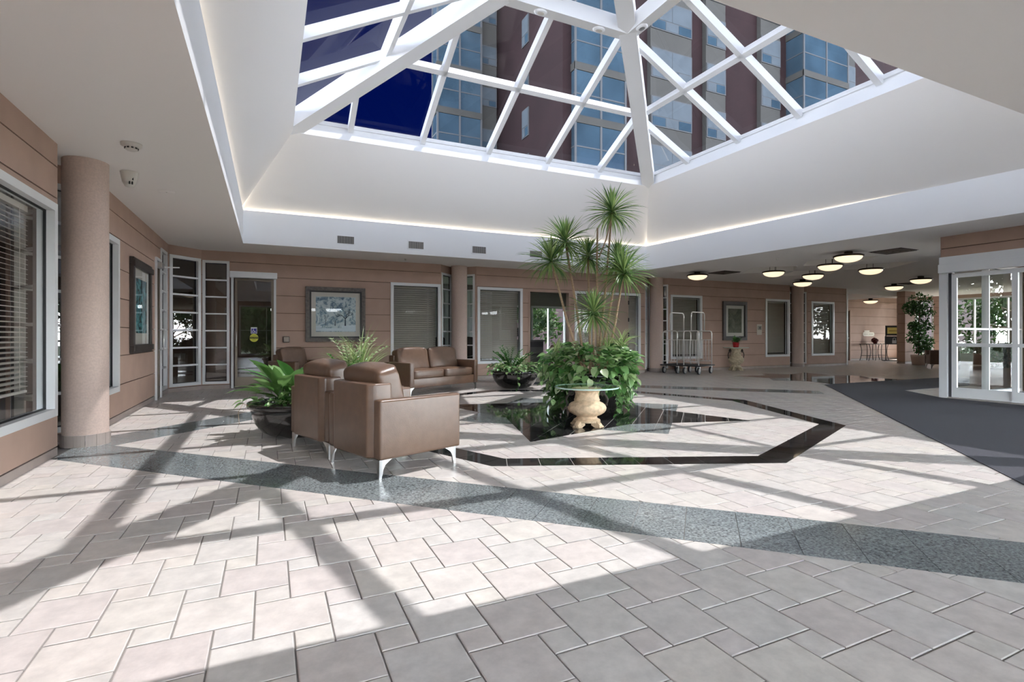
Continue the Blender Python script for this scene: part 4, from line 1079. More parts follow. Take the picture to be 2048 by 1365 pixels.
def mesh_of(mb, name, m):
    me = bpy.data.meshes.new(name); me.from_pydata(mb.v, [], mb.f); me.materials.append(m)
    me.polygons.foreach_set('use_smooth', [True]*len(me.polygons)); return me
def leaf_rot(az, elev, roll=0.0):
    return (Matrix.Rotation(az, 3, 'Z') @ Matrix.Rotation(-elev, 3, 'Y') @ Matrix.Rotation(roll, 3, 'X')).to_euler()
R = random.Random(3)
# dracaena
ctr = Vector(P_MID)
drac = thing('dracaena', (ctr.x, ctr.y, 0.53), 0, 'tall many-headed dracaena with bare tan stems rising from the central planter', 'plant')
heads = [((1224, 422), 7.45, 0.36), ((1131, 482), 7.35, 0.36), ((1102, 520), 7.30, 0.36), ((1176, 512), 7.5, 0.30), ((1236, 520), 7.55, 0.32), ((1247, 545), 7.25, 0.38), ((1187, 625), 7.05, 0.34)]
bases = [(1192, 700), (1176, 700), (1160, 705), (1182, 700), (1205, 700), (1214, 700), (1188, 705)]
O = Vector(drac.location)
for (hp, Y, Lh), bp_ in zip(heads, bases):
    top = at_depth(hp[0], hp[1], Y); bs = at_depth(bp_[0], bp_[1], 7.4); bs = Vector((ctr.x+(bs.x-ctr.x)*0.8, ctr.y+(bs.y-ctr.y)*0.8+R.uniform(-0.08, 0.08), 0.54))
    mid = bs.lerp(top, 0.5)+Vector((R.uniform(-0.03, 0.03), R.uniform(-0.03, 0.03), -0.04))
    st = MB().tube([bs-O, mid-O, top-O], [0.021, 0.017, 0.014], 8).build('stem', STEM, drac, smooth=True)
    mb = MB()
    for k in range(130):
        f = k/129; el_ = math.radians(86-125*f**0.9)+R.uniform(-0.12, 0.12)
        Lb = 1.22*Lh*(0.62+0.5*math.sin(PI*min(1, f*0.85)))*R.uniform(0.85, 1.12)
        blade(mb, top-O+Vector((0, 0, 0.10*(1-f)-0.06)), k*2.39996+R.uniform(-0.2, 0.2), el_, Lb, 0.030, R.uniform(0.3, 0.9)*(0.2+f*1.3), seg=6, fold=0.3)
    tag(mb.build('leaf_rosette', LF_DRAC, drac), kind='stuff')
MB().tube([at_depth(1196, 690, 7.4)-O+Vector((0, 0, -0.4)), at_depth(1194, 520, 7.4)-O, at_depth(1195, 456, 7.4)-O], [0.02, 0.016, 0.012], 8).build('stem', STEM, drac, smooth=True)
MB().tube([at_depth(1198, 515, 7.4)-O, at_depth(1212, 480, 7.42)-O, at_depth(1224, 432, 7.45)-O], [0.011, 0.010, 0.010], 7).build('branch', STEM, drac, smooth=True)
# pothos mound
pot = thing('pothos', (ctr.x, ctr.y, 0.53), 0, 'dense mound of trailing variegated pothos leaves around the central planter', 'plant')
lm = [mesh_of(broad_leaf(0.16, 0.105, 0.7, 0.12), 'leaf', LF_POTHOS), mesh_of(broad_leaf(0.13, 0.085, 0.5, 0.1), 'leaf', LF_POTHOS), mesh_of(broad_leaf(0.15, 0.095, 0.9, 0.1), 'leaf', LF_PALE), mesh_of(broad_leaf(0.14, 0.09, 0.3, 0.15), 'leaf', LF_DARK)]
camdir = math.atan2(-ctr.y, -ctr.x)
def mound(n, rx, z0, z1, shell=(0.8, 1.05)):
    out = []
    for k in range(n):
        az = R.uniform(0, 2*PI); f = R.random()
        z = z0+(z1-z0)*f
        # silhouette: wide shoulder at 2/3 height, closing over the top, hanging curtain below
        q = (z-z0)/(z1-z0)
        rr = rx*(0.80+0.25*q) if q < 0.7 else rx*0.98*math.sqrt(max(0.02, 1-((q-0.7)/0.34)**2))
        rr *= R.uniform(*shell)*(1+0.10*math.sin(3*az+1)+0.06*math.sin(5*az))
        if z < -0.17 and math.cos(az-camdir) > 0.25: continue
        el_ = R.uniform(-0.9, 0.1) if q < 0.7 else R.uniform(-0.3, 0.7)
        out.append((Vector((rr*math.cos(az), rr*math.sin(az), z)), az+R.uniform(-0.9, 0.9), el_))
    return out
pts = mound(900, 0.66, -0.46, 0.44)
pts.sort(key=lambda p: -math.cos(math.atan2(p[0].y, p[0].x)-camdir))
fill = MB()
for k, (p, az, el_) in enumerate(pts):
    me = R.choices(lm, (5, 4, 4, 1.2))[0]
    if k < 300: inst('leaf', me, pot, p, leaf_rot(az, el_, R.uniform(-0.5, 0.5)), R.uniform(0.75, 1.2))
    else:
        M = Matrix.Translation(p) @ Matrix(leaf_rot(az, el_, R.uniform(-0.5, 0.5)).to_matrix()).to_4x4()
        fill.add([M @ v.co for v in me.vertices], [tuple(f.vertices) for f in me.polygons])
for (p, az, el_) in mound(700, 0.50, -0.40, 0.36, (0.6, 1.0)):
    me = lm[R.choice((0, 1, 3))]; M = Matrix.Translation(p) @ Matrix(leaf_rot(az, el_, R.uniform(-0.5, 0.5)).to_matrix()).to_4x4()
    fill.add([M @ v.co for v in me.vertices], [tuple(f.vertices) for f in me.polygons])
tag(fill.build('inner_foliage', LF_POTHOS, pot, smooth=True), kind='stuff')
def vine(par, O_, pts_, lms, n, sc=0.7):
    MB().tube(pts_, 0.004, 5).build('vine', LF_DARK, par)
    for k in range(n):
        f = (k+0.7)/n; i = min(int(f*(len(pts_)-1)), len(pts_)-2); g = f*(len(pts_)-1)-i
        p = Vector(pts_[i]).lerp(Vector(pts_[i+1]), g)
        inst('leaf', R.choice(lms), par, p, leaf_rot(R.uniform(0, 2*PI), R.uniform(-0.9, 0.0), R.uniform(-0.5, 0.5)), sc*R.uniform(0.8, 1.2))
for px, py0, py1 in ((1100, 745, 803), (1108, 760, 805), (1232, 790, 838), (1246, 785, 828), (1262, 780, 822), (1085, 720, 765)):
    a = on_z(px, py1, 0.03); a = at_depth(px, py0, 7.1)-O; e = at_depth(px+R.uniform(-8, 8), py1, 7.0)-O
    if e.z < -0.51: e.z = -0.51
    vine(pot, O, [a*0.85+Vector((0, 0, 0.05)), a, e], [lm[0], lm[1]], 7, 0.62)
def spider(loc, label, n, L, W, m, seed, name='spider_plant', low=10, high=85, droop=(0.8, 1.8), cat='plant', group=None):
    r = random.Random(seed); t = thing(name, loc, 0, label, cat, group); mb = MB()
    for k in range(n):
        blade(mb, (r.uniform(-0.03, 0.03), r.uniform(-0.03, 0.03), 0), r.uniform(0, 2*PI), math.radians(r.uniform(low, high)), L*r.uniform(0.6, 1.15), W*r.uniform(0.8, 1.2), r.uniform(*droop), seg=7, fold=0.22)
    tag(mb.build('leaves', m, t), kind='stuff')
    return t
def up_at(px, py, Y): p = at_depth(px, py, Y); return p
spider(at_depth(1112, 703, 7.15), 'small yellow-striped spider plant at the left edge of the pothos mound', 22, 0.24, 0.026, LF_SPID, 5)
spider(at_depth(1214, 700, 7.1), 'low striped spider plant on top of the pothos mound below the stems', 34, 0.26, 0.024, LF_SPID, 6)
spider(at_depth(1243, 693, 7.2), 'yellow-striped spider plant rising highest at the right of the pothos mound', 34, 0.34, 0.030, LF_SPID, 8, low=20)
# left planter planting
lily = thing('peace_lily', (0.19, 6.30, 0.33), 0, 'broad-leaved bright green plant in the bowl planter behind the armchairs', 'plant')
ll = [mesh_of(broad_leaf(0.62, 0.125, 1.0, 0.42, 12), 'leaf', LF_LILY), mesh_of(broad_leaf(0.50, 0.115, 0.7, 0.38, 12), 'leaf', LF_LILY), mesh_of(broad_leaf(0.56, 0.10, 1.3, 0.40, 12), 'leaf', LF_POTHOS)]
for k in range(64):
    inst('leaf', R.choice(ll), lily, (R.uniform(-0.12, 0.16), R.uniform(-0.12, 0.16), 0), leaf_rot(k*2.4+R.uniform(-0.3, 0.3), math.radians(R.uniform(28, 82)), R.uniform(-0.4, 0.4)), R.uniform(0.75, 1.22))
ivy = thing('ground_cover', (0.25, 6.21, 0.335), 0, 'low leafy creeper spilling over the left rim of the bowl behind the armchairs', 'plant')
for k in range(80):
    az = R.uniform(0, 2*PI); rr = 0.44*math.sqrt(R.random())
    inst('leaf', R.choice(lm), ivy, (rr*math.cos(az), rr*math.sin(az), R.uniform(0.02, 0.10)), leaf_rot(az+R.uniform(-1, 1), R.uniform(-0.1, 0.7), R.uniform(-0.4, 0.4)), R.uniform(0.45, 0.8))
for az in (2.6, 3.1, 3.5):
    inst('leaf', lm[0], ivy, (0.50*math.cos(az), 0.50*math.sin(az), 0.07), leaf_rot(az, -0.1, 0), 0.8)
MB().tube([(-0.42, -0.15, 0.03), (-0.50, -0.18, 0.06), (-0.54, -0.2, -0.02), (-0.53, -0.22, -0.14)], 0.003, 5).build('vine', STEM, ivy)
P_SIDE = (1.38, 9.46, 0)
bowl(P_SIDE, 0.48, 'glossy black bowl planter half hidden behind the armchair cushions, left of the sofa')
spider((P_SIDE[0]+0.08, P_SIDE[1], 0.34), 'thin arching grass-like plant rising beyond the armchair cushions', 90, 0.98, 0.024, LF_SPID, 21, low=40, droop=(0.4, 1.6))
spider((P_SIDE[0]+0.34, P_SIDE[1]-0.12, 0.34), 'short pale striped tuft spilling toward the sofa arm', 40, 0.45, 0.022, LF_PALE, 22, low=10)
def zz(loc, label, stems, L, seed, lmesh, m_stem=LF_DARK):
    r = random.Random(seed); t = thing('zz_plant', loc, 0, label, 'plant')
    for s in range(stems):
        az = r.uniform(0, 2*PI); el_ = math.radians(r.uniform(48, 80)); Ls = L*r.uniform(0.7, 1.1); p = Vector((r.uniform(-.05, .05), r.uniform(-.05, .05), 0)); pts_ = [p.copy()]
        for k in range(6):
            e = el_-0.7*(k/6)**2; p = p+Vector((math.cos(az)*math.cos(e), math.sin(az)*math.cos(e), math.sin(e)))*(Ls/6); pts_.append(p.copy())
        MB().tube(pts_, [0.008-0.001*k for k in range(7)], 6).build('stalk', m_stem, t)
        for k in range(9):
            f = 0.3+0.7*k/8; i = min(int(f*6), 5); q = pts_[i].lerp(pts_[i+1], f*6-i)
            for sd_ in (-1, 1): inst('leaf', lmesh, t, q, leaf_rot(az+sd_*0.9, el_-0.6*f+r.uniform(-0.2, 0.2), sd_*0.4), r.uniform(0.7, 1.0)*(1.1-0.35*f))
    return t
zl = mesh_of(broad_leaf(0.11, 0.045, 0.3, 0.05), 'leaf', LF_LILY); zd = mesh_of(broad_leaf(0.11, 0.04, 0.3, 0.05), 'leaf', LF_DARK)
zz((P_SIDE[0]-0.1, P_SIDE[1]+0.05, 0.34), 'feathery pale-leaved stalk plant beyond the armchair cushions', 8, 0.98, 31, mesh_of(broad_leaf(0.12, 0.055, 0.3, 0.05), 'leaf', LF_PALE))
zz((P_SIDE[0]-0.28, P_SIDE[1]-0.1, 0.34), 'small green stalk plant at the near rim of the half hidden bowl', 5, 0.5, 35, zl)
# back bowl planting
zz((4.62, 9.93, 0.33), 'dark green stalk plant rising from the bowl beside the sofa', 15, 0.60, 33, zd)
iv2 = thing('ground_cover', (4.66, 9.82, 0.335), 0, 'low grey-green creeper filling the bowl beside the sofa', 'plant')
for k in range(210):
    az = R.uniform(0, 2*PI); rr = 0.56*math.sqrt(R.random())
    inst('leaf', R.choice(lm), iv2, (rr*math.cos(az), rr*math.sin(az), R.uniform(0.02, 0.24)*(1.2-rr)), leaf_rot(az+R.uniform(-1, 1), R.uniform(-0.4, 0.6), R.uniform(-0.4, 0.4)), R.uniform(0.5, 0.95))
vine(iv2, None, [(-0.2, -0.47, 0.05), (-0.22, -0.56, 0.02), (-0.2, -0.55, -0.3)], [lm[1]], 6, 0.6)
spider((4.85, 9.8, 0.34), 'wispy thin-leaved plant at the right of the bowl beside the sofa', 60, 0.56, 0.013, LF_PALE, 41, low=10)
spider((4.38, 9.85, 0.35), 'wispy drooping sprays at the left rim of the bowl beside the sofa', 26, 0.58, 0.010, LF_DARK, 42, low=0, high=40)

# ------------------------------------------------------------------ urn tables
def urn(loc, rz, Hh, R0, glass_r, label, m, handles=True):
    t = thing('urn_table', loc, rz, label, 'table', 'stone urn tables')
    k = Hh/0.48; w = R0/0.235
    prof = [(0.001, 0.055), (0.10, 0.055), (0.165, 0.06), (0.160, 0.085), (0.135, 0.10), (0.120, 0.115), (0.130, 0.135), (0.165, 0.15), (0.205, 0.175), (0.230, 0.205), (0.235, 0.235), (0.222, 0.265), (0.195, 0.29), (0.160, 0.305), (0.150, 0.32), (0.158, 0.33), (0.150, 0.345), (0.140, 0.40), (0.150, 0.44), (0.175, 0.455), (0.185, 0.465), (0.18, 0.474), (0.001, 0.474)]
    flute = lambda th, z: 1+(0.022*math.cos(24*th) if 0.14*k < z < 0.20*k else 0.012*math.cos(24*th) if 0.05*k < z < 0.1*k else 0)
    MB().lathe([(r*w, z*k) for r, z in prof], 96, mod=flute).build('urn_body', m, t, smooth=True)
    for q in range(4):
        an = PI/4+q*PI/2; d = Vector((math.cos(an), math.sin(an), 0)); s = Vector((-d.y, d.x, 0)); f = MB()
        sec = [(0.10, 0.075, 0.06, 0.03), (0.15, 0.055, 0.09, 0.0), (0.195, 0.05, 0.055, 0.0), (0.215, 0.045, 0.03, 0.0)]
        o = len(f.v)
        for (r_, hw, zt, zb) in sec:
            for (ss, zz_) in ((-1, zb), (1, zb), (0.8, zt), (-0.8, zt)): f.v.append(tuple(d*r_*w+s*ss*hw*w*0.75+Vector((0, 0, zz_*k))))
        for i in range(3):
            for j in range(4): f.f.append((i*4+j, i*4+(j+1) % 4, (i+1)*4+(j+1) % 4, (i+1)*4+j)); f.mi.append(0)
        f.f += [(3, 2, 1, 0), (12, 13, 14, 15)]; f.mi += [0, 0]
        ft = f.build('paw_foot', m, t, bevel=0.006, smooth=True)
        for j in range(4):
            c = d*0.212*w+s*(j-1.5)*0.022*w
            MB().lathe([(0.001, 0.0), (0.011*w, 0.004), (0.013*w, 0.016*k), (0.009*w, 0.026*k), (0.001, 0.030*k)], 8, c=tuple(c)).build('toe', m, ft, smooth=True)
    for sg in (-1, 1):
        pts_ = []
        for i in range(26):
            a = i/25
            if a < 0.45:
                th = a/0.45*2.6*PI; r_ = 0.012+0.026*a/0.45; pts_.append(Vector((sg*(0.185+math.cos(th)*r_), 0, 0.415+math.sin(th)*r_)))
            else:
                q = (a-0.45)/0.55; pts_.append(Vector((sg*(0.165+0.055*math.sin(q*PI*0.9)+0.05*q), 0, 0.44-0.17*q)))
        MB().tube([Vector((p.x*w, p.y, p.z*k)) for p in pts_], 0.012*w, 7).build('scroll_handle', IRON, t, smooth=True)
        MB().lathe([(0.001, -0.018), (0.016, -0.01), (0.018, 0.004), (0.001, 0.016)], 10, c=(sg*0.235*w, 0, 0.265*k)).build('handle_boss', IRON, t, smooth=True)
    g = MB(); n = 64; r_ = glass_r; z0, z1 = Hh, Hh+0.016
    g.add([(r_*math.cos(2*PI*i/n), r_*math.sin(2*PI*i/n), z1) for i in range(n)], [tuple(range(n))], 0)
    g.add([(r_*math.cos(2*PI*i/n), r_*math.sin(2*PI*i/n), z) for z in (z0, z1) for i in range(n)], [(i, (i+1) % n, n+(i+1) % n, n+i) for i in range(n)], 1)
    g.build('glass_top', [TABLEG, TEDGE], t)
    return t
urn((3.50, 5.35, 0), -YAW, 0.47, 0.235, 0.385, 'cream stone urn table with scroll handles and round glass top on the black star', STONE)
urn((13.38, 11.92, 0), -YAW, 0.72, 0.235, 0.38, 'weathered stone urn table against the back wall beneath the dark framed picture', STONE2)
rp_ = thing('potted_flower', (13.38, 11.92, 0.733), 0, 'white-flowered plant in a red pot on the far urn table', 'plant')
MB().lathe([(0.001, 0), (0.075, 0), (0.085, 0.02), (0.10, 0.15), (0.105, 0.16), (0.09, 0.16), (0.085, 0.14), (0.001, 0.14)], 24).build('pot', mat('red_foil', (0.38, 0.015, 0.02), 0.35), rp_, smooth=True)
for k in range(46):
    inst('leaf', zd if k % 3 else lm[3], rp_, (R.uniform(-.06, .06), R.uniform(-.06, .06), 0.14+R.uniform(0, 0.10)), leaf_rot(R.uniform(0, 2*PI), R.uniform(-0.1, 1.2), 0), R.uniform(0.8, 1.4))
wf = mesh_of(broad_leaf(0.05, 0.03, 0.3), 'petal', SWHITE)
for k in range(9):
    c = Vector((R.uniform(-.12, .12), R.uniform(-.12, .12), 0.27+R.uniform(0, 0.07)))
    for j in range(5): inst('petal', wf, rp_, c, leaf_rot(j*2*PI/5, 0.3))

# ------------------------------------------------------------------ luggage carts
def cart(loc, rz, label):
    t = thing('luggage_cart', loc, rz, label, 'luggage cart', 'chrome luggage carts')
    Lx, Wy, zp = 0.50, 0.27, 0.26
    MB().box((-Lx, -Wy, zp-0.03), (Lx, Wy, zp)).build('platform', mat('cart_carpet', (0.035, 0.028, 0.026), 0.9), t, bevel=0.01)
    MB().tube([(-Lx, -Wy, zp-0.015), (Lx, -Wy, zp-0.015), (Lx, Wy, zp-0.015), (-Lx, Wy, zp-0.015), (-Lx, -Wy, zp-0.015)], 0.018, 8).build('bumper', BLACK, t, smooth=True)
    xe = Lx-0.06; rad = 0.07; zt = 1.24
    for s in (-1, 1):
        x = s*xe; w = Wy-0.05
        hoop = [(x, -w, zp), (x, -w, zt-rad)]+[(x, -w+rad*(1-math.cos(a)), zt-rad+rad*math.sin(a)) for a in (0.4, 0.8, 1.2, PI/2)]+[(x, w-rad*(1-math.cos(a)), zt-rad+rad*math.sin(a)) for a in (PI/2, 1.2, 0.8, 0.4)]+[(x, w, zt-rad), (x, w, zp)]
        h_ = MB().tube(hoop, 0.016, 10).build('end_hoop', CHROME, t, smooth=True)
        for z in (0.36, 0.98): MB().tube([(x, -w, z), (x, w, z)], 0.010, 8).build('cross_bar', CHROME, h_, smooth=True)
        for k in range(4): y = -w+2*w*(k+1)/5; MB().tube([(x, y, 0.36), (x, y, 0.98)], 0.008, 8).build('spindle', CHROME, h_, smooth=True)
    r2_ = 0.10; zt2 = 1.78
    top = [(-xe, 0, zt), (-xe, 0, zt2-r2_)]+[(-xe+r2_*(1-math.cos(a)), 0, zt2-r2_+r2_*math.sin(a)) for a in (0.4, 0.8, 1.2, PI/2)]+[(xe-r2_*(1-math.cos(a)), 0, zt2-r2_+r2_*math.sin(a)) for a in (PI/2, 1.2, 0.8, 0.4)]+[(xe, 0, zt2-r2_), (xe, 0, zt)]
    MB().tube(top, 0.016, 10).build('hanging_rail', CHROME, t, smooth=True)
    for sx in (-1, 1):
        for sy in (-1, 1):
            x, y = sx*(Lx-0.10), sy*(Wy-0.06)
            c = MB(); c.box((x-0.03, y-0.035, 0.19), (x+0.03, y+0.035, 0.235)); c.box((x-0.012, y-0.038, 0.09), (x+0.012, y-0.030, 0.19)); c.box((x-0.012, y+0.030, 0.09), (x+0.012, y+0.038, 0.19))
            k = c.build('caster_fork', STEEL, t)
            w = MB(); n = 24
            for yy, rr in ((-0.022, 0.075), (-0.022, 0.098), (-0.012, 0.10), (0.012, 0.10), (0.022, 0.098), (0.022, 0.075)):
                w.v += [(x+rr*math.cos(2*PI*i/n), y+yy, 0.10+rr*math.sin(2*PI*i/n)) for i in range(n)]
            for j in range(5):
                for i in range(n): w.f.append((j*n+i, j*n+(i+1) % n, (j+1)*n+(i+1) % n, (j+1)*n+i)); w.mi.append(0)
            w.build('tyre', BLACK, t, smooth=True)
            hb = MB(); hb.add([(x+0.076*math.cos(2*PI*i/n), y+yy, 0.10+0.076*math.sin(2*PI*i/n)) for yy in (-0.018, 0.018) for i in range(n)], [tuple(range(n)), tuple(range(2*n-1, n-1, -1))])
            hb.build('hub', mat('hub_grey', (0.30, 0.29, 0.28), 0.5), t)
    return t
cart((11.25, 11.38, 0), 0.37, 'chrome birdcage luggage cart parked outermost, clear of the column')
cart((11.02, 11.98, 0), 0.37, 'chrome birdcage luggage cart parked behind the other, next to the column')

# ------------------------------------------------------------------ framed pictures
def art_mat(name, stops, scale, dist, seed):
    m = bpy.data.materials.new(name); m.use_nodes = True; nt = m.node_tree; b = nt.nodes['Principled BSDF']; b.inputs['Roughness'].default_value = 0.25
    tcn = nt.nodes.new('ShaderNodeTexCoord'); mp = nt.nodes.new('ShaderNodeMapping'); mp.inputs['Location'].default_value = (seed, seed*0.7, 0)
    nz = nt.nodes.new('ShaderNodeTexNoise'); nz.inputs['Scale'].default_value = scale; nz.inputs['Detail'].default_value = 8; nz.inputs['Roughness'].default_value = 0.72; nz.inputs['Distortion'].default_value = dist
    cr_ = nt.nodes.new('ShaderNodeValToRGB'); es = cr_.color_ramp.elements
    es[0].position = stops[0][0]; es[0].color = (*stops[0][1], 1); es[1].position = stops[-1][0]; es[1].color = (*stops[-1][1], 1)
    for p, c in stops[1:-1]: e = es.new(p); e.color = (*c, 1)
    nt.links.new(tcn.outputs['Object'], mp.inputs[0]); nt.links.new(mp.outputs[0], nz.inputs['Vector']); nt.links.new(nz.outputs[0], cr_.inputs[0]); nt.links.new(cr_.outputs[0], b.inputs['Base Color'])
    MATS[name] = m; return m
MATBOARD = mat('mat_board', (0.62, 0.58, 0.53), 0.8)
def picture(loc, rz, W, Hh, label, fw, fm, inner, am, mats_w, ledges=False):
    """hangs on a wall behind local +y; looks to -y; loc is the lower centre on the wall face"""
    t = thing('framed_picture', loc, rz, label, 'picture', 'framed pictures')
    for (x0, x1, z0, z1, nm) in ((-W/2, W/2, 0, fw, 'frame_rail'), (-W/2, W/2, Hh-fw, Hh, 'frame_rail'), (-W/2, -W/2+fw, fw, Hh-fw, 'frame_stile'), (W/2-fw, W/2, fw, Hh-fw, 'frame_stile')):
        MB().box((x0, -0.055, z0), (x1, -0.002, z1)).build(nm, fm, t, bevel=0.006)
    f2 = fw+0.035
    for (x0, x1, z0, z1) in ((-W/2+fw, W/2-fw, fw, f2), (-W/2+fw, W/2-fw, Hh-f2, Hh-fw), (-W/2+fw, -W/2+f2, f2, Hh-f2), (W/2-f2, W/2-fw, f2, Hh-f2)):
        MB().box((x0, -0.042, z0), (x1, -0.004, z1)).build('inner_frame', inner, t)
    MB().box((-W/2+f2, -0.026, f2), (W/2-f2, -0.01, Hh-f2)).build('mat_board', MATBOARD, t)
    q = f2+mats_w
    MB().box((-W/2+q, -0.029, q*1.05), (W/2-q, -0.024, Hh-q)).build('print', am, t)
    MB().add([(-W/2+f2, -0.034, f2), (W/2-f2, -0.034, f2), (W/2-f2, -0.034, Hh-f2), (-W/2+f2, -0.034, Hh-f2)], [(0, 1, 2, 3)]).build('glazing', CLEAR, t)
    if ledges:
        for z in (0.03, Hh-0.13): MB().box((-W/2-0.015, -0.075, z), (W/2+0.015, -0.05, z+0.09)).build('ledge_moulding', fm, t, bevel=0.008)
    return t, q
FR_GREY = mat('frame_greywood', (0.13, 0.11, 0.095), 0.5, var=0.35, scale=18); FR_DARK = mat('frame_dark', (0.045, 0.035, 0.03), 0.4, var=0.2, scale=10); FR_BLK = mat('frame_black', (0.02, 0.018, 0.016), 0.35)
winter = art_mat('print_winter', [(0.30, (0.05, 0.09, 0.15)), (0.44, (0.20, 0.29, 0.38)), (0.52, (0.55, 0.64, 0.68)), (0.75, (0.70, 0.76, 0.76))], 7, 0.6, 3.1)
teal = art_mat('print_teal', [(0.32, (0.006, 0.03, 0.045)), (0.46, (0.02, 0.13, 0.17)), (0.58, (0.16, 0.42, 0.45)), (0.75, (0.55, 0.70, 0.70))], 5, 1.4, 7.3)
murk = art_mat('print_murky', [(0.3, (0.03, 0.035, 0.02)), (0.5, (0.10, 0.11, 0.075)), (0.7, (0.22, 0.21, 0.16))], 4, 0.8, 1.7)
pic, q = picture((1.365, BB, 0.965), 0, 1.29, 1.23, 'square framed winter-tree print in blue and white on the back wall', 0.085, FR_GREY, FR_BLK, winter, 0.095)
INK = mat('print_ink', (0.035, 0.055, 0.085), 0.4); SNOW = mat('print_snow', (0.62, 0.70, 0.76), 0.4)
ink = MB(); y = -0.031
def twig(p, ang, L, w, dpt, r):
    e = (p[0]+math.cos(ang)*L, p[1]+math.sin(ang)*L); nx, nz = -math.sin(ang)*w/2, math.cos(ang)*w/2
    if abs(e[0]) > 0.43 or not 0.24 < e[1] < 1.0: return
    ink.add([(p[0]-nx, y, p[1]-nz), (p[0]+nx, y, p[1]+nz), (e[0]+nx*.6, y, e[1]+nz*.6), (e[0]-nx*.6, y, e[1]-nz*.6)], [(0, 1, 2, 3)])
    if dpt:
        for k in range(3): twig(e, ang+r.uniform(-0.8, 0.8), L*r.uniform(0.55, 0.8), w*0.6, dpt-1, r)
rr_ = random.Random(4); twig((0.20, 0.36), PI/2, 0.16, 0.035, 4, rr_); twig((-0.22, 0.36), PI/2, 0.10, 0.014, 3, rr_); twig((-0.02, 0.36), PI/2, 0.12, 0.022, 0, rr_)
ink.build('print_trees', INK, pic)
sn = MB()
for x0, x1, z0, z1 in ((-0.43, 0.43, 0.24, 0.31), (0.12, 0.43, 0.31, 0.38), (-0.43, -0.3, 0.31, 0.36)): sn.add([(x0, -0.0305, z0), (x1, -0.0305, z0), (x1, -0.0305, z1), (x0, -0.0305, z1*0.97)], [(0, 1, 2, 3)])
sn.build('print_snow', SNOW, pic)
picture((AL, 9.44, 0.85), PI/2, 1.26, 1.36, 'tall framed teal print on the left wall beside the side door', 0.09, FR_DARK, FR_BLK, teal, 0.15, True)
picture((13.82, BB, 0.95), 0, 1.08, 1.27, 'dark framed murky print on the back wall above the far urn table', 0.10, FR_DARK, FR_BLK, murk, 0.10)

# ------------------------------------------------------------------ ceiling fittings
LPOS = [(10.72, 10.86, 0, 'flush bowl lamp nearest the column by the luggage carts'), (12.12, 9.57, 1, 'hanging bowl lamp in the coffer nearest the luggage carts'), (15.14, 10.92, 0, 'flush bowl lamp in front of the far column'),
        (13.73, 9.59, 1, 'hanging bowl lamp in the coffer in front of the far column'), (12.2, 8.09, 1, 'hanging bowl lamp in the coffer nearest the skylight well'), (13.9, 8.15, 1, 'hanging bowl lamp in the coffer over the mat'),
        (11.0, 6.9, 0, 'large-looking flush bowl lamp beside the ceiling vent near the sliding doors'), (19.2, 10.51, 0, 'flush bowl lamp before the alcove opening'), (17.5, 8.85, 0, 'flush bowl lamp above the tall ficus')]
def lamp(a, b, drop, label, zc=H):
    z = zc-0.07 if not drop else zc-0.05
    t = thing('ceiling_lamp', (a, b, z), 0, label, 'lamp', 'bronze bowl ceiling lamps')
    r = 0.27
    MB().lathe([(0.001, 0.0), (r-0.02, 0.0), (r+0.01, -0.012), (r+0.015, -0.03), (r-0.005, -0.045), (r-0.03, -0.04)], 36).build('rim', LAMPR, t, smooth=True)
    MB().lathe([(r-0.015, -0.042)]+[((r-0.015)*math.cos(k*PI/2/8), -0.042-0.115*math.sin(k*PI/2/8)) for k in range(1, 9)], 36).build('bowl', LAMPG, t, smooth=True)
    if drop:
        for k in range(3): an = k*2*PI/3; MB().tube([(0.09*math.cos(an), 0.09*math.sin(an), 0), (0.09*math.cos(an), 0.09*math.sin(an), 0.27)], 0.006, 6).build('rod', LAMPR, t)
    else: MB().lathe([(0.08, 0.0), (0.08, 0.07)], 20).build('canopy', LAMPR, t)
    return t
for a, b, dp, lab in LPOS: lamp(a, b, dp, lab)
lamp(23.0, 13.5, 0, 'flush bowl lamp inside the alcove', 2.68)
VENTM = mat('vent_grey', (0.36, 0.34, 0.32), 0.6); VDARK = mat('vent_dark', (0.03, 0.028, 0.026), 0.8)
def ceil_vent(a, b, w, d, label):
    t = thing('ceiling_vent', (a, b, H), 0, label, 'vent', 'dark ceiling vents')
    MB().box((-w/2, -d/2, -0.006), (w/2, d/2, -0.001)).build('backing', VDARK, t)
    for k in range(4):
        e = 0.25+0.25*k*0.9
        x, y = w/2*e, d/2*e
        m = MB()
        for (x0, x1, y0, y1) in ((-x, x, -y, -y+0.02), (-x, x, y-0.02, y), (-x, -x+0.02, -y, y), (x-0.02, x, -y, y)): m.box((x0, y0, -0.02), (x1, y1, -0.006))
        m.build('louvre', mat('vent_brown', (0.12, 0.10, 0.085), 0.5), t)
ceil_vent(11.45, 10.61, 0.62, 0.62, 'square ceiling vent near the luggage carts')
ceil_vent(11.74, 6.44, 0.62, 0.62, 'square ceiling vent near the sliding doors')
ceil_vent(19.5, 10.1, 0.62, 0.62, 'square ceiling vent before the alcove')
names = ['leftmost over the glass-door side', 'second along, above the winter print', 'third along, above the two-seat sofa', 'fourth along, left of the dracaena heads', 'fifth along, behind the dracaena heads', 'sixth along, right of the dracaena heads']
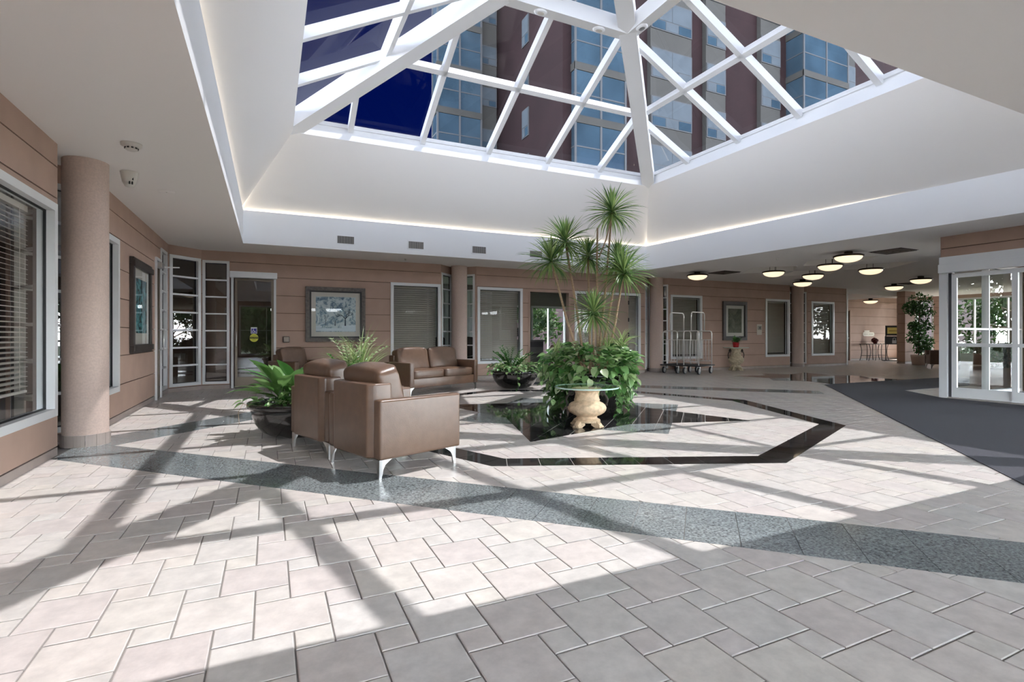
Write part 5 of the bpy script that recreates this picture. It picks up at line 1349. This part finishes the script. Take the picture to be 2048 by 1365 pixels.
for k in range(5):
    t = thing('wall_vent', (1.42+1.47*k, 11.14, 3.07), 0, 'small louvred air vent in the white fascia, '+names[k], 'vent', 'fascia air vents')
    MB().box((-0.19, -0.010, -0.10), (0.19, -0.001, 0.10)).build('plate', WHITE, t); MB().box((-0.165, -0.012, -0.075), (0.165, -0.009, 0.075)).build('recess', VDARK, t)
    m = MB()
    for j in range(14): x = -0.157+0.0242*j; m.box((x-0.006, -0.018, -0.075), (x+0.006, -0.011, 0.075))
    tag(m.build('fins', VENTM, t), kind='stuff')
OFFW = mat('detector_white', (0.62, 0.59, 0.54), 0.5)
t = thing('smoke_detector', (-1.15, 5.81, H), 0, 'round white smoke detector with black slots on the ceiling near the left column', 'detector')
MB().lathe([(0.001, -0.062), (0.038, -0.062), (0.05, -0.05), (0.052, -0.03), (0.082, -0.022), (0.085, -0.001)], 32).build('body', OFFW, t, smooth=True)
for k in range(10): an = k*2*PI/10; MB().box((-0.009, -0.004, -0.05), (0.009, 0.004, -0.038)).build('slot', BLACK, t, loc=(0.051*math.cos(an), 0.051*math.sin(an), 0), rot=(0, 0, an+PI/2))
t = thing('motion_sensor', (-1.37, 6.83, H), 0.4, 'white ceiling sensor with a tapered body and black lens slots beside the column', 'sensor')
MB().lathe([(0.001, -0.165), (0.04, -0.155), (0.065, -0.11), (0.080, -0.03), (0.085, -0.001)], 28).build('body', OFFW, t, smooth=True)
for x, z in ((-0.012, -0.125), (0.012, -0.125), (0.016, -0.08)): MB().box((x-0.006, -0.070, z-0.015), (x+0.006, -0.055, z+0.015)).build('lens_slot', BLACK, t)
t = thing('cover_plate', (-1.14, 7.54, H), 0, 'flat round cover plate on the ceiling beyond the sensor', 'cover plate')
MB().lathe([(0.001, -0.010), (0.075, -0.010), (0.09, -0.001)], 28).build('plate', CEIL, t, smooth=True); MB().lathe([(0.001, -0.014), (0.008, -0.014), (0.008, -0.009)], 10).build('screw', OFFW, t)
for (a, b, lab) in ((2.83, 11.85, 'small white sprinkler head on the soffit above the winter print'), (10.5, 8.2, 'small white sprinkler head on the ceiling of the right wing')):
    t = thing('sprinkler', (a, b, H), 0, lab, 'sprinkler'); MB().lathe([(0.001, -0.03), (0.02, -0.028), (0.014, -0.015), (0.03, -0.008), (0.032, -0.001)], 18).build('head', OFFW, t, smooth=True); MB().lathe([(0.001, -0.038), (0.02, -0.036), (0.02, -0.032)], 14).build('deflector', STEEL, t)
# track lights on the collar of the skylight
def ring_point(k, f): return cr[k].lerp(cr[(k+1) % 4], f)
for (k, f, lab) in ((2, 0.70, 'white oval spotlight on the collar beam over the tower view, left one'), (2, 0.25, 'white oval spotlight on the collar beam close to the hip'), (1, 0.86, 'oval spotlight with grey lens on the side collar beam')):
    p = ring_point(k, f)+Vector((0, 0, -0.29)); ang = 0 if k == 2 else PI/2
    t = thing('spotlight', p, ang, lab, 'lamp', 'skylight spotlights')
    for i, v in enumerate(()): pass
    m = MB(); m.lathe([(0.001, -0.05), (0.06, -0.045), (0.085, -0.02), (0.08, 0.0)], 24); m.v = [(x*1.35, y, z) for x, y, z in m.v]; m.build('housing', WHITE, t, smooth=True)
    m = MB(); m.lathe([(0.001, -0.056), (0.035, -0.055), (0.045, -0.046)], 16); m.v = [(x*1.4, y, z) for x, y, z in m.v]; m.build('lens', mat('lens_grey', (0.2, 0.2, 0.2), 0.3) if k == 1 else OFFW, t, smooth=True)
    MB().box((-0.5, -0.012, -0.004), (0.5, 0.012, 0.0)).build('track', CREAM, t)

# ------------------------------------------------------------------ signs, alcove furniture, ficus
t = thing('wall_notice', (14.98, BB, 1.13), 0, 'small white paper notice on the back wall beside the far blind window', 'notice')
MB().box((-0.12, -0.006, 0), (0.12, -0.001, 0.36)).build('sheet', mat('paper_aged', (0.58, 0.53, 0.46), 0.8), t)
MB().box((-0.07, -0.008, 0.17), (0.10, -0.005, 0.30)).build('printed_block', mat('paper_grey', (0.25, 0.24, 0.20), 0.8), t); MB().box((0.0, -0.010, 0.21), (0.04, -0.007, 0.27)).build('printed_dot', BLACK, t)
t = thing('wall_sign', (24.7, ALC, 1.17), 0, 'rounded cream room sign on the alcove wall', 'sign')
m = MB(); W_, h_, r_ = 0.42, 0.09, 0.085
pl_ = [(W_-r_+r_*math.cos(a), h_-r_+r_*math.sin(a)) for a in (0, .5, 1, PI/2)]+[(-W_+r_-r_*math.cos(a), h_-r_+r_*math.sin(a)) for a in (PI/2, 1, .5, 0)]+[(-W_+r_-r_*math.cos(a), -h_+r_-r_*math.sin(a)) for a in (0, .5, 1, PI/2)]+[(W_-r_+r_*math.cos(a), -h_+r_-r_*math.sin(a)) for a in (PI/2, 1, .5, 0)]
n = len(pl_); m.add([(x, -0.02, z) for x, z in pl_]+[(x, -0.001, z) for x, z in pl_], [tuple(range(n)), tuple(range(2*n-1, n-1, -1))]+[(i, n+i, n+(i+1) % n, (i+1) % n) for i in range(n)])
CRM = mat('sign_cream', (0.72, 0.66, 0.55), 0.6); m.build('board', CRM, t); MB().box((-0.30, -0.02, 0.10), (0.06, -0.001, 0.17)).build('upper_tab', CRM, t)
for x0, x1 in ((-0.33, -0.05), (0.0, 0.32)): MB().box((x0, -0.022, -0.01), (x1, -0.019, 0.015)).build('lettering_bar', mat('sign_ink', (0.4, 0.35, 0.27), 0.7), t)
t = thing('sign_stand', (24.75, 13.55, 0), -YAW-0.35, 'black floor sign stand with a yellow panel in the alcove', 'sign')
for x in (-0.30, 0.30): MB().box((x-0.018, -0.015, 0.02), (x+0.018, 0.015, 1.52)).build('post', BLACK, t)
MB().box((-0.42, -0.14, 0), (0.42, 0.14, 0.03)).build('base', BLACK, t); MB().box((-0.32, -0.02, 1.10), (0.32, 0.012, 1.54)).build('upper_board', BLACK, t); MB().box((-0.25, -0.026, 1.19), (0.25, -0.018, 1.46)).build('yellow_panel', mat('sign_yellow', (0.52, 0.40, 0.10), 0.5), t)
MB().box((-0.19, -0.028, 1.29), (0.19, -0.025, 1.34)).build('lettering_bar', mat('sign_brown', (0.30, 0.20, 0.05), 0.6), t)
MB().box((-0.34, -0.03, 0.72), (0.34, 0.01, 1.08)).build('lower_board', BLACK, t)
k_ = MB(); GR = mat('sign_grey', (0.28, 0.28, 0.28), 0.5); k_.tube([(-0.045, -0.035, 0.90), (-0.045, -0.035, 0.97), (-0.03, -0.035, 1.0), (0.03, -0.035, 1.0), (0.045, -0.035, 0.97), (0.045, -0.035, 0.90)], 0.010, 6); k_.box((-0.075, -0.040, 0.77), (0.075, -0.029, 0.90)); k_.build('padlock_symbol', GR, t)
t = thing('console_table', (24.55, 14.25, 0), 0, 'iron console table with curved legs in the alcove', 'table')
MB().box((-0.75, -0.22, 0.735), (0.75, 0.22, 0.75)).build('glass_top', TINTED, t)
MB().tube([(-0.74, -0.21, 0.73), (0.74, -0.21, 0.73), (0.74, 0.21, 0.73), (-0.74, 0.21, 0.73), (-0.74, -0.21, 0.73)], 0.012, 6).build('top_rim', IRON, t)
for sx in (-1, -0.32, 0.32, 1):
    for sy in (-1, 1):
        pts_ = [(sx*(0.70-0.12*math.sin(PI*k/8)+0.03*k/8), sy*0.19, 0.73-0.73*k/8) for k in range(9)]
        MB().tube(pts_, 0.014, 6).build('leg', IRON, t, smooth=True)
MB().tube([(-0.6, 0, 0.22), (0.6, 0, 0.22)], 0.01, 6).build('stretcher', IRON, t)
for sx in (-0.62, 0.62): MB().tube([(sx, -0.19, 0.22), (sx, 0.19, 0.22)], 0.01, 6).build('stretcher', IRON, t)
t = thing('potted_flower', (24.62, 14.25, 0.751), 0, 'dull red flower pot on the console table', 'plant')
MB().lathe([(0.001, 0), (0.07, 0), (0.10, 0.08), (0.09, 0.14), (0.08, 0.14), (0.08, 0.12), (0.001, 0.12)], 20).build('pot', mat('dull_red', (0.12, 0.015, 0.015), 0.5), t, smooth=True)
for k in range(18): inst('leaf', mesh_of(broad_leaf(0.1, 0.04, 0.4), 'leaf', LF_RED) if k == 0 else t.children[1].data, t, (0, 0, 0.11), leaf_rot(k*2.4, R.uniform(0.7, 1.4)), R.uniform(0.6, 1.0))
# ficus
fi = thing('ficus_tree', (22.2, 11.3, 0), 0, 'tall dark-leaved indoor ficus in a tan pot before the right-wing window', 'plant')
MB().lathe([(0.001, 0), (0.2, 0), (0.24, 0.3), (0.25, 0.38), (0.22, 0.38), (0.21, 0.34), (0.001, 0.34)], 28).build('pot', COLUMN, fi, smooth=True)
MB().tube([(0, 0, 0.3), (0.1, 0.05, 0.9), (-0.06, -0.03, 1.5), (0.1, 0, 2.1), (0.05, 0, 2.5)], [0.03, 0.027, 0.022, 0.016, 0.008], 8).build('trunk', BARK, fi, smooth=True)
rf = random.Random(77); fm_ = MB()
cl_ = [((0.12, 0, 2.35), 0.42), ((-0.25, 0.1, 2.15), 0.30), ((0.35, 0, 1.95), 0.36), ((0.30, 0, 1.45), 0.36), ((-0.1, 0, 1.05), 0.34), ((0.30, 0, 0.85), 0.36), ((-0.30, 0, 1.45), 0.2), ((0.05, -0.1, 0.62), 0.30)]
for k in range(2400):
    c, r_ = rf.choice(cl_); v = Vector((rf.gauss(0, 1), rf.gauss(0, 1), rf.gauss(0, 1))).normalized()*r_*rf.random()**0.4
    leaf_quads(fm_, Vector(c)+v, 0.11*rf.uniform(0.7, 1.4), rf)
tag(fm_.build('foliage', LF_DARK, fi), kind='stuff')
for c, r_ in cl_: MB().tube([(0.03, 0, c[2]-0.25), (c[0]*0.6, c[1], c[2]-0.08), c], [0.012, 0.009, 0.004], 5).build('branch', BARK, fi)
